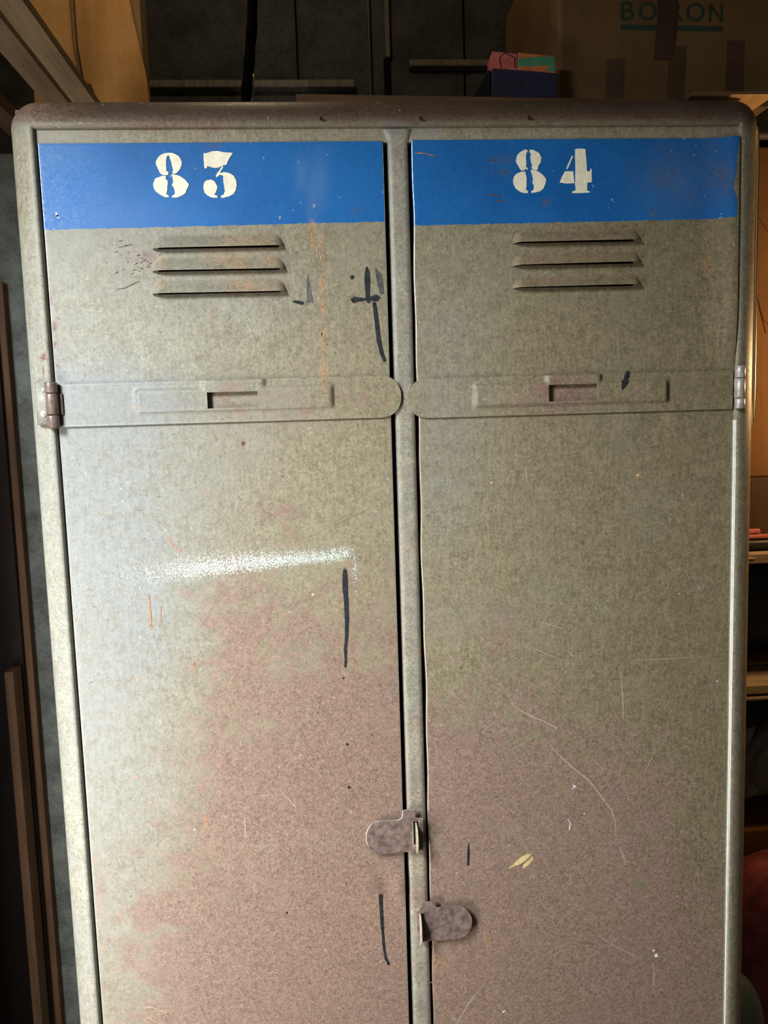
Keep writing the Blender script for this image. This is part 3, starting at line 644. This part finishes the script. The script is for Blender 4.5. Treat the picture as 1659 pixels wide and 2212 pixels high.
# ------------------------------------------------------------------ THE SETTING
M['wall'] = plain('dark_shed_wall', (.075, .080, .076), .85, .3, 14)
M['conc'] = plain('grey_concrete', (.115, .121, .114), .9, .3, 26, bump=.4)
M['floor'] = plain('dark_concrete_floor', (.11, .10, .09), .9, .3, 12)
M['ceil'] = plain('dark_ceiling', (.05, .045, .04), .9, .3, 12)
M['batten'] = timber('grey_batten', (.24, .215, .17), 2)
YB = 1.10
wb = MB(); seams = [U(642, 100, YB).x, U(1003, 100, YB).x]; e = [-2.2] + seams + [2.0]
for a, b_ in zip(e, e[1:]): wb.box(a+.003, b_-.003, YB, YB+.03, 0, 2.75)
wb.box(-2.2, 2.0, YB+.031, YB+.06, 0, 2.75)
struct(wb.build('wall_back', M['wall']))
struct(MB().box(-2.2, 2.0, -2.6, YB+.06, -.05, 0).build('floor', M['floor']))
struct(MB().box(-2.2, 2.0, -2.6, YB+.06, 2.75, 2.80).build('ceiling', M['ceil']))
struct(MB().box(1.90, 2.0, -2.6, YB, 0, 2.75).build('wall_right', M['wall']))
# masonry ledge behind and beside the locker's left
LZ = 1.93
struct(MB().box(-1.35, -.41, .52, YB, 0, LZ).build('wall_ledge', M['conc']))
struct(MB().box(-1.35, -.70, -.02, .20, 0, 1.62).build('light_blocker', M['conc']))  # unseen block added to keep daylight off the things left of the locker
struct(MB().box(-1.45, -1.36, -.1, YB, 0, 2.75).build('wall_left', M['conc']))
def trim(name, x0, y0, x1, y1, d=.02, slope=0):
    a, b_ = U(x0, y0, YB), U(x1, y1, YB); xa, xb = sorted((a.x, b_.x)); za, zb = sorted((a.z, b_.z))
    return struct(bevel(MB().box(xa, xb, YB-d, YB-.0005, za, zb).build(name, M['batten']), .002, 1))
trim('trim_1', 790, -80, 806, 330); trim('trim_2', 826, -80, 842, 131)
trim('trim_3', 328, 184, 765, 199, .03); trim('trim_4', 882, 140, 1058, 154, .03)
M['black'] = plain('black_paint', (.006, .006, .0065), .7, spec=.12)
struct(MB().box(U(1150, 50, YB).x, U(1176, 50, YB).x, YB-.03, YB-.001, 1.6, 2.74).build('trim_5', M['black']))
struct(MB().box(U(829, 150, YB).x, U(840, 150, YB).x, YB-.015, YB-.001, 1.6, U(829, 132, YB).z).build('trim_6', M['black']))

# ------------------------------------------------------------------ above left: battens and cardboard
M['pine'] = timber('planed_pine', (.30, .205, .115), 1); M['darkpine'] = timber('dark_brown_pine', (.10, .055, .032), 1); M['brownpine'] = timber('brown_pine', (.22, .145, .085), 1)
zc = CAM[2]
def beam(name, mat, label, pl, pr, pt, zb, y0, y1):
    """batten running away from the camera; the three px pairs lie on its lower left, lower right and upper right edges"""
    o = []
    for (a, b_) in (pl, pr, pt):
        q = U(a, b_, 0.0); o.append(((q.x-CAM[0])/(q.z-zc)))
    xr = CAM[0]+o[1]*(zb-zc); xl = CAM[0]+o[0]*(zb-zc); zt = zc+(xr-CAM[0])/o[2]
    b = bevel(MB().box(xl, xr, y0, y1, zb, zt).build(name, mat), .0015, 2)
    return tag(b, label, 'wooden beam')
def flat_batten(mat, label, pl, pr, zb, th, y0, y1):
    o = []
    for (a, b_) in (pl, pr):
        q = U(a, b_, 0.0); o.append(CAM[0]+(q.x-CAM[0])/(q.z-zc)*(zb-zc))
    return tag(bevel(MB().box(o[0], o[1], y0, y1, zb, zb+th).build('wooden_batten', mat), .0015, 2), label, 'wooden batten')
flat_batten(M['pine'], 'pale knotty pine batten overhead, against the orange-brown cardboard box', (10, 36), (49, 0), LZ+.0005, .012, -.20, .56)
flat_batten(M['brownpine'], 'brown pine batten overhead, alongside the pale knotty one', (0, 113), (0, 36), LZ+.0005, .018, -.20, .60)
flat_batten(M['darkpine'], 'darkest brown batten, low beside the locker top left corner', (0, 275), (0, 228), LZ+.0005, .02, -.20, .70)
# knots on the pine batten
M['card'] = cardboard('orange_brown_cardboard', (.56, .300, .105)); M['carddk'] = cardboard('dull_brown_cardboard', (.27, .175, .085)); M['slot'] = plain('dark_wedge_brown', (.06, .045, .025), .9)
YC = .66
box = thing('cardboard_box', 'tall orange-brown cardboard box with a dark vertical gap, behind the pale batten', 'cardboard box', (U(160, 150, YC).x, YC+.1, LZ))
def flap(poly, th, mat, name):
    q = [(U(a, b_, YC).x, U(a, b_, YC).z) for a, b_ in poly]
    zmin = LZ+.0005; q = [(x, max(z, zmin)) for x, z in q]
    return bevel(MB().prism(q, YC-th, YC).build(name, mat, box), .001, 1)
edge = [(278, -60), (281, 0), (288, 40), (298, 80), (306, 118), (314, 150), (320, 185), (324, 222), (326, 330)]
flap([(160, -60), (164, 20), (170, 100), (182, 170), (196, 240), (204, 330)] + edge[::-1], .006, M['card'], 'flap')
flap([(58, -60), (147, -60), (152, 20), (158, 100), (171, 170), (183, 240), (190, 330), (84, 330)], .006, M['card'], 'flap')
bx = MB(); xa = U(74, 150, YC).x; xb = U(309, 50, YC+.02).x
bx.box(xa, xb, YC+.0005, YC+.05, LZ+.0005, U(100, -60, YC).z); bx.build('body', M['carddk'], box)
# small dark wedge at the flap's foot
q = [(190, 180), (196, 182), (203, 198), (207, 213), (208, 235), (203, 235), (198, 212), (193, 195)]
q = [(U(a, b_, YC-.0062).x, U(a, b_, YC-.0062).z) for a, b_ in q]
nt = MB().prism(q, YC-.0068, YC-.0061).build('dark_wedge', M['slot'], box)

# ------------------------------------------------------------------ on top of the locker
TOP = ZT + .0318
# black hose hanging behind the top edge
YH = .30
pts = [U(a, b_, YH) for a, b_ in ((548, -260), (547, -120), (546, -20), (544, 60), (540, 110), (537, 150), (533, 190), (531, 225))]
lowest = TOP+.004
pts += [Vector((pts[-1].x-.002, YH, lowest+.03)), Vector((pts[-1].x-.004, YH, lowest))]
fine = []
for a, b_ in zip(pts, pts[1:]): fine += [a.lerp(b_, k/4) for k in range(4)]
fine.append(pts[-1])
hose = thing('rubber_hose', 'black rubber hose hanging upright behind the locker\'s top edge', 'hose', tuple(pts[-1]))
rs = [.0075+.0006*math.sin(i*1.1) for i in range(len(fine))]
MB().tube(fine, rs, 16).build('hose', M['black'], hose, True)
M['brass'] = plain('bright_brass', (.75, .50, .20), .3, .1, metal=.8)
w0 = [U(a, b_, YH-.012) for a, b_ in ((547, 160), (548.5, 180), (547, 196), (545, 208), (543, 232))]
MB().tube(w0, .0007, 8).build('wire', M['brass'], hose, True)
hose.location = tuple(pts[-1])
# long plywood board lying on top
M['ply'] = timber('rusty_brown_board', (.12, .062, .030), 0); M['plyraw'] = timber('raw_plywood', (.50, .33, .16), 1)
BZ0, BZ1 = 1.8108, 1.8188
def slab(name, q, z0, z1, mats, feet):
    m_ = MB(); v = [(a, b_, z0) for a, b_ in q] + [(a, b_, z1) for a, b_ in q]
    m_.add(v, [(0, 1, 2, 3)], 1); m_.add(v, [(4, 5, 6, 7), (0, 1, 5, 4), (1, 2, 6, 5), (2, 3, 7, 6), (3, 0, 4, 7)], 0)
    for y in (.11, .40): m_.box(feet[0], feet[1], y, y+.03, ZT+.0316, z0, 0)
    return m_.build(name, None, None, False, mats)
tag(slab('wooden_board', [(-.105, .030), (.330, .048), (.330, .46), (-.105, .46)], BZ0, BZ1, [M['ply'], M['ply']], (-.08, .31)), 'long thin brown board lying on the locker top under the two boxes', 'board')
tag(slab('pine_plank', [(.3325, .0150), (.4290, .0150), (.4215, .10), (.3325, .46)], BZ0, BZ0+.003, [M['ply'], M['plyraw']], (.338, .352)), 'short pine plank jutting past the locker top right corner, underside lit orange', 'plank')  # front coloured dark as if in shade, only the underside is raw wood
# lettered cardboard box
YX = .07
xl = U(1209, 120, YX).x; xr = .4537
zt = U(1400, -230, YX).z
M['boxcard'] = cardboard('brown_shipping_cardboard', (.135, .079, .034)); M['tape'] = plain('brown_parcel_tape', (.058, .031, .020), .35, .15, 30); M['tapedull'] = plain('aged_clear_tape', (.070, .040, .020), .5, .15, 30)
M['green'] = plain('dark_green_print', (.016, .045, .030), .7)
ship = thing('cardboard_box', 'large brown shipping box with green lettering on top of the locker', 'cardboard box', ((xl+xr)/2, YX+.15, BZ1))
bevel(MB().box(xl, xr, YX, YX+.27, BZ1+.0003, zt).build('carton', M['boxcard'], ship), .003, 2)
def strip(poly, mat, name, off): 
    q = [(U(a, b_, YX-off).x, max(U(a, b_, YX-off).z, BZ1+.001)) for a, b_ in poly]
    return MB().prism(q, YX-off, YX+.0002).build(name, mat, ship)
strip([(1423, -200), (1463, -200), (1461, 60), (1452, 129), (1413, 128), (1420, 50)], M['tape'], 'tape', .0016)
strip([(1311, 128), (1349, 128), (1346, 260), (1307, 260)], M['tapedull'], 'tape', .0006)
strip([(1446, 100), (1482, 100), (1476, 260), (1440, 260)], M['tapedull'], 'tape', .0008)
strip([(1571, 88), (1608, 88), (1604, 260), (1566, 260)], M['tapedull'], 'tape', .0006)
# printed lettering and rule
def glyph_mesh(text):
    cu = bpy.data.curves.new('t', 'FONT'); cu.body = text; o = bpy.data.objects.new('t', cu); C.objects.link(o)
    dg = bpy.context.evaluated_depsgraph_get(); me = o.evaluated_get(dg).to_mesh()
    v = [(p.co.x, p.co.y) for p in me.vertices]; f = [tuple(p.vertices) for p in me.polygons]
    o.evaluated_get(dg).to_mesh_clear(); bpy.data.objects.remove(o); bpy.data.curves.remove(cu); return v, f
lt = MB()
for ch, x0, x1 in (('B', 1341, 1368), ('O', 1379, 1417), ('I', 1431, 1437), ('R', 1447, 1474), ('O', 1482, 1521), ('N', 1531, 1560)):
    v, f = glyph_mesh(ch); a0, a1 = min(p[0] for p in v), max(p[0] for p in v); b0, b1 = min(p[1] for p in v), max(p[1] for p in v)
    lt.add([tuple(U(x0+(p[0]-a0)/(a1-a0)*(x1-x0), 43.5-(p[1]-b0)/(b1-b0)*39 + (x0-1340)*.018, YX-.0009)) for p in v], f)
lt.add([tuple(U(a, b_, YX-.0009)) for a, b_ in ((1340, 54), (1559, 58), (1559, 67.5), (1340, 63.5))], [(0, 1, 2, 3)])
let = lt.build('printed_lettering', M['green'], ship); let['label'] = 'dark green printed lettering underlined by a green rule'
# small purple box with a picture strip
M['purple'] = plain('dark_violet_card', (.014, .012, .032), .55, .25, 40); M['pink'] = plain('red_pink_print', (.36, .085, .07), .6, .2, 60); M['orange'] = plain('orange_print', (.44, .14, .035), .6); M['teal'] = plain('green_print', (.05, .19, .10), .6)
YP = .042; p0, p1 = U(1062, 150, YP), U(1206, 150, YP)
small = thing('small_box', 'small violet box with a red, orange and green picture strip', 'box', ((p0.x+p1.x)/2, YP+.015, BZ1))
zmid = U(1062, 147, YP).z; zmr = U(1206, 158, YP).z; ztl, ztr = U(1065, 110, YP).z, U(1200, 124, YP).z
tb = MB(); zb = BZ1+.0004
tb.prism([(p0.x, zb), (p1.x-.001, zb), (p1.x, zmr), (p0.x+.001, zmid)], YP, YP+.03)
# flared dark end of the tray
wl = U(1026, 208, YP).x
tb.prism([(wl-.004, zb), (p0.x-.0003, zb), (p0.x-.0003, zmid), (U(1057, 147, YP).x, zmid)], YP+.004, YP+.03, 1)
bevel(tb.build('tray', None, small, False, [M['purple'], M['black']]), .0008, 1)
lid = MB().prism([(U(1064, 130, YP).x, zmid+.0002), (U(1202, 155, YP).x, zmr+.0002), (U(1202, 150, YP).x, ztr), (U(1064, 120, YP).x, ztl)], YP+.001, YP+.028).build('lid', M['pink'], small)
pic = MB()
for poly, mi in (([(1118, 113), (1194, 121), (1194, 155), (1118, 149)], 0), ([(1119, 126), (1165, 122), (1198, 122), (1198, 155), (1178, 152), (1190, 141), (1120, 143)], 1)):
    pic.prism([(U(a, b_, YP).x, U(a, b_, YP).z) for a, b_ in poly][::-1], YP+.0006-.0004*mi, YP+.0012, mi)
pic.build('picture_strip', None, small, False, [M['orange'], M['teal']])
ln = MB()
def line_px(a, b_, w=1.2):
    P_, Q = Vector(a), Vector(b_); d = (Q-P_).normalized(); nn = Vector((-d.y, d.x))*w/2
    ln.prism([(U(*(p), YP).x, U(*(p), YP).z) for p in (P_+nn, Q+nn, Q-nn, P_-nn)], YP+.0004, YP+.0011)
for a, b_ in (((1079, 124), (1090, 113)), ((1090, 113), (1112, 124)), ((1112, 124), (1112, 146)), ((1079, 124), (1083, 146)), ((1117, 112), (1117, 149))): line_px(a, b_)
ln.build('printed_outline', M['black'], small)

# ------------------------------------------------------------------ beside the locker, left: standing timbers
M['brown'] = timber('red_brown_timber', (.115, .062, .035), 2); M['dkbrown'] = timber('almost_black_timber', (.018, .011, .010), 2)
def post_px(a, b_, y, d, z1, mat, label, name='wooden_post'):
    xa, xb = U(*a, y).x, U(*b_, y).x
    p = bevel(MB().box(xa, xb, y, y+d, 0, z1).build(name, mat), .002, 2); return tag(p, label, 'wooden post')
post_px((66, 1600), (84, 1600), .503, .016, 1.72, M['brown'], 'red-brown timber post standing against the grey concrete by the locker')
post_px((20, 1600), (40, 1600), .455, .035, U(20, 1452, .455).z, M['brown'], 'shorter brown timber post, outermost at the shadowed edge')
post_px((-90, 1600), (64, 1600), .493, .020, 1.70, M['dkbrown'], 'wide near-black board filling the dark void behind the two brown posts', 'wooden_board')  # near-black board added in place of the dark void beside the posts

# ------------------------------------------------------------------ beside the locker, right: shelf and stored goods
M['shelfwood'] = timber('pine_shelf', (.30, .225, .14), 0); M['shelfgrey'] = plain('grey_shelf_edge', (.20, .165, .115), .7)
YS = .24; X0, X1 = .415, .95
zA1, zA0 = U(1630, 1197, YS).z, U(1630, 1218, YS).z; zB1, zB0 = U(1630, 1481, YS).z, U(1630, 1500, YS).z; zC1 = U(1625, 1876, YS+.03).z; zC0 = zC1-.018
shelf = thing('storage_shelf', 'open wooden storage shelf close beside the locker\'s right side', 'shelf', (.68, .45, 0))
for (a, b_, m) in ((zA0, zA1, 'shelfgrey'), (zB0, zB1, 'shelfgrey'), (zC0, zC1, 'shelfgrey')):
    bevel(MB().box(X0, X1, YS, .66, a, b_).build('shelf_board', M['shelfwood'], shelf), .001, 1)
for (x, y) in ((X1+.001, YS), (X1+.001, .62), (.62, .661), (X1-.05, .661)): bevel(MB().box(x, x+.04, y, y+.04, 0, zA1+.5).build('upright', M['shelfwood'], shelf), .001, 1)
M['rod'] = plain('bright_rail', (.55, .45, .30), .3, .1, metal=.6)
zr = U(1640, 1508, YS-.004).z
MB().tube([(X0, YS-.0045, zr), (X1, YS-.0045, zr)], .003, 12).build('rail', M['rod'], shelf, True)
MB().box(X0, X1, YS-.001, YS+.012, zr-.014, zB0-.0002).build('apron', M['black'], shelf)
# stack of cartons on the top board
zD = U(1640, 1031, .36).z; zE = U(1650, 316, .36).z
M['orcard'] = cardboard('warm_cardboard', (.125, .062, .022)); M['dkcard'] = cardboard('dark_brown_cardboard', (.050, .030, .017))
tag(bevel(MB().box(.418, .80, .36, .64, zA1+.0006, zD-.0004).build('cardboard_box', M['dkcard']), .002, 1), 'dark brown carton on the shelf beneath the big orange-brown carton', 'cardboard box')
car = thing('cardboard_box', 'tall orange-brown carton lit warmly in the gap beside the locker', 'cardboard box', (.6, .5, zD))
bevel(MB().box(.418, .78, .36, .63, zD+.0004, zE).build('carton', M['orcard'], car), .003, 2)
for pts_ in ([(1632, 600), (1640, 660), (1655, 720)], [(1636, 640), (1650, 690), (1659, 700)], [(1640, 470), (1659, 500)]):
    MB().tube([U(*a, .3595) for a in pts_], .0006, 6).build('crease', M['orcard'], car)
# black case with folded red strap
M['red'] = plain('red_webbing', (.30, .070, .045), .7, .25, 90); M['blackp'] = plain('black_plastic', (.014, .014, .015), .4)
zk = U(1640, 1166, .27).z
case = thing('black_case', 'black plastic case on the shelf under a folded red strap', 'case', (.52, .30, zA1))
bevel(MB().box(.425, .62, .262, .345, zA1+.0006, zk).build('case_body', M['blackp'], case), .006, 3)
bevel(MB().box(.43, .615, .2610, .3455, zk-.011, zk-.0085).build('seam_band', M['black'], case), .0008, 1)
strap_ = MB(); ys_ = .262
for k, (a, b_, h0, h1) in enumerate(((1612, 1649, 1141, 1153), (1612, 1700, 1152, 1164))):
    xa, xb = .432, U(b_, 1150, ys_).x; za, zb = U(1630, h1, ys_).z, U(1630, h0, ys_).z
    off = zk+.0004 - (U(1630, 1164, ys_).z); 
    strap_.tube([(xa, ys_+.012, (za+zb)/2+off), ((xa+xb)/2, ys_+.010, (za+zb)/2+off+.0006), (xb, ys_+.012, (za+zb)/2+off-.001*k)], (zb-za)/2, 10)
tag(strap_.build('folded_strap', M['red'], None, True), 'folded red strap lying on the black case', 'strap')
# slip of pale paper at the board's edge
M['paper'] = plain('cream_paper', (.80, .68, .42), .8, .05)
pq = [U(1612, 1202.5, YS-.0015), U(1634, 1206.5, YS-.0015), U(1612, 1208.5, YS-.0015)]
mb = MB().prism([(p.x, p.z) for p in pq], YS-.0012, YS-.0004)
tag(mb.build('paper_slip', M['paper']), 'tiny cream paper slip on the front edge of the upper shelf board', 'paper')
# soft lumpy things
def lump(name, mat, label, cat, x0, x1, y0, y1, z0, z1, amp=.02, seed=1, fold=0.0, pw=.45):
    rg = np.random.RandomState(seed); nu, nv = 56, 36; v = []; f = []; ph = rg.rand(6)*6
    for j in range(nv+1):
        b_ = -PI/2+PI*j/nv
        for i in range(nu):
            a = 2*PI*i/nu; ca, sa = math.cos(a), math.sin(a); cb, sb = math.cos(b_), math.sin(b_)
            sg = lambda t: math.copysign(abs(t)**pw, t)
            r = 1 + amp*(math.sin(3*a+ph[0]+2*sb)+math.sin(5*a+4*b_+ph[1])*.6+math.sin(7*b_+2*a+ph[2])*.5) + fold*math.sin(16*a+3*math.sin(3*b_)+ph[3])
            x = (x0+x1)/2+(x1-x0)/2*sg(ca)*sg(cb)*r; y = (y0+y1)/2+(y1-y0)/2*sg(sa)*sg(cb)*r; z = (z0+z1)/2+(z1-z0)/2*sg(sb)*(1+amp*.4*math.sin(4*a+ph[4]))
            v.append((x, y, max(z, z0)))
    for j in range(nv): f += [(j*nu+i, j*nu+(i+1) % nu, (j+1)*nu+(i+1) % nu, (j+1)*nu+i) for i in range(nu)]
    f += [tuple(range(nu-1, -1, -1)), tuple(range(nv*nu, (nv+1)*nu))]
    o = obj(name, v, f, mat, None, True); return tag(o, label, cat)
M['blackcloth'] = plain('black_nylon', (.012, .014, .016), .6, .4, 40, bump=.3); M['olive'] = plain('olive_cloth', (.13, .095, .035), .9, .2, 50)
lump('black_bag', M['blackcloth'], 'black nylon bag crammed between the two upper shelf boards', 'bag', .424, .72, .335, .62, zB1+.0105, zA0-.004, .02, 4)
lump('dark_gap_filler', M['blackcloth'], 'black bundle filling the dark void on top of the tall orange-brown carton', 'cloth', .422, .80, .365, .62, zE+.0005, zE+.10, .03, 12)  # black lump added where the gap above the carton is only dark
lump('folded_cloth', M['olive'], 'olive cloth folded flat under the black bag', 'cloth', .440, .74, .325, .60, zB1+.0005, zB1+.0100, .01, 5)
# vacuum cleaner with ribbed hose on a low orange carton
zO = U(1630, 1792, YS+.02).z
M['ochre'] = cardboard('ochre_cardboard', (.17, .092, .026)); M['greyp'] = plain('grey_plastic', (.17, .16, .145), .45, .2, 30); M['rib'] = plain('ribbed_black_rubber', (.085, .085, .08), .4, .2)
tag(bevel(MB().box(.418, .80, YS+.02, .60, zC1+.0004, zO).build('cardboard_box', M['ochre']), .003, 2), 'low ochre carton under the grey vacuum cleaner', 'cardboard box')
vac = thing('vacuum_cleaner', 'grey vacuum cleaner with a ribbed black hose beneath the shelf rail', 'vacuum cleaner', (.56, .40, zO))
zv = U(1630, 1568, .30).z
v0 = lump('t', M['greyp'], '', '', .430, .70, .30, .52, zO+.012, zv, .0, 3, 0, .55)
del v0['label']; del v0['category']; v0.name = 'vacuum_body'; loc = Vector(v0.location)
v0.parent = vac; v0.location = loc - Vector(vac.location); ORI[v0.name] = ORI['cardboard_box'] if False else np.array(vac.location)
for sx in (.46, .64):
    for yy in (.34, .48): MB().lathe((sx, yy, zO+.0135), [(.0001, -.012), (.013, -.012), (.013, .012), (.0001, .012)], 18, 0, 'y').build('wheel', M['blackp'], vac, True)
hc = Vector((U(1700, 1650, .27).x, .27, U(1660, 1668, .27).z)); R_ = .072
pts = [(hc.x+R_*math.cos(t), .272, hc.z+R_*math.sin(t)) for t in np.linspace(math.radians(205), math.radians(20), 150)]
rs = [.0165+.0022*(.5+.5*math.cos(i*PI*2/3)) for i in range(150)]
MB().tube(pts, rs, 18).build('ribbed_hose', M['rib'], vac, True)
# triangular bracket of the cleaner
mb = MB(); q = [(1600, 1578), (1634, 1571), (1614, 1620), (1598, 1650)]
mb.prism([(U(a, b_, .25).x, U(a, b_, .25).z) for a, b_ in q], .251, .258); mb.tube([(U(1610, 1600, .255).x, .255, U(1610, 1600, .255).z), (U(1610, 1600, .255).x+.02, .34, U(1610, 1600, .255).z-.02)], .006, 8)
mb.build('nozzle', plain('mauve_grey_plastic', (.16, .12, .115), .5), vac)
# maroon bag on the floor and the capped pipe in front of it
M['maroon'] = plain('maroon_fabric', (.20, .036, .044), .75, .35, 30, bump=.3); M['tealp'] = plain('teal_plastic', (.085, .125, .115), .35, .15, 20)
lump('fabric_bag', M['maroon'], 'maroon fabric bag with soft upright folds standing under the shelf', 'bag', .428, .80, .136, .232, 0.0, U(1630, 1868, .16).z, .018, 9, .022, .5)
YT = .10
apex = U(1605, 2102, YT).z; xe = U(1643.5, 2212, YT).x; rad = (xe-.4075)/2
prf = [(.0001, 0), (rad, 0), (rad, .3), (rad, apex-.075)] + [(rad*math.cos(t), apex-.075+.075*math.sin(t)) for t in np.linspace(.1, PI/2-.03, 14)] + [(.0001, apex)]
pipe = MB().lathe((.4075+rad, YT, 0), prf, 32).build('plastic_pipe', M['tealp'], None, True)
tag(pipe, 'teal round-capped plastic pipe standing by the locker before the maroon bag', 'pipe')

# ------------------------------------------------------------------ daylight, floor bounce fill, warm bulb and fill, world
def area(name, loc, target, sx, sy, power, col, spread=180):
    l = bpy.data.lights.new(name, 'AREA'); l.shape = 'RECTANGLE'; l.size = sx; l.size_y = sy; l.energy = power; l.color = col; l.spread = math.radians(spread)
    o = bpy.data.objects.new(name, l); C.objects.link(o); o.location = loc
    o.rotation_euler = (Vector(target)-Vector(loc)).to_track_quat('-Z', 'Y').to_euler(); return o
area('sky_daylight', (-.93, -.92, 2.12), (-.58, 0, 1.30), .36, .50, 22, (.93, 1.0, 1.02), 115)
area('floor_bounce_fill', (-.83, -.66, .78), (-.58, 0, .92), .34, .80, 7.8, (1.0, .97, .90), 125)  # unseen low fill added in place of light bouncing off the floor
wf = MB()      # the lintel and jamb of the doorway the photographer looks in through
wf.box(-1.36, -.16, -.52, -.44, 1.95, 2.75); wf.box(-1.36, -1.24, -.52, -.44, 0, 1.90)
struct(wf.build('wall_front', M['wall']))
def bulb(loc, power, r=.03, col=(1.0, .60, .27)):
    l = bpy.data.lights.new('warm_point_light', 'POINT'); l.energy = power; l.color = col; l.shadow_soft_size = r
    o = bpy.data.objects.new('warm_point_light', l); C.objects.link(o); o.location = loc; return o
bulb((.82, .165, 1.53), 8.0)
bulb((-.22, .30, 2.50), 3.0, .03, (1.0, .74, .45))  # unseen second bulb added to brighten the background and left cardboard
w = bpy.data.worlds.new('world'); bpy.context.scene.world = w; w.use_nodes = True
bg = w.node_tree.nodes['Background']; bg.inputs['Color'].default_value = (1.0, .80, .55, 1); bg.inputs['Strength'].default_value = .14
vs = bpy.context.scene.view_settings; vs.view_transform = 'Standard'; vs.look = 'None'; vs.gamma = 1.0; vs.exposure = 0.0; vs.use_curve_mapping = False
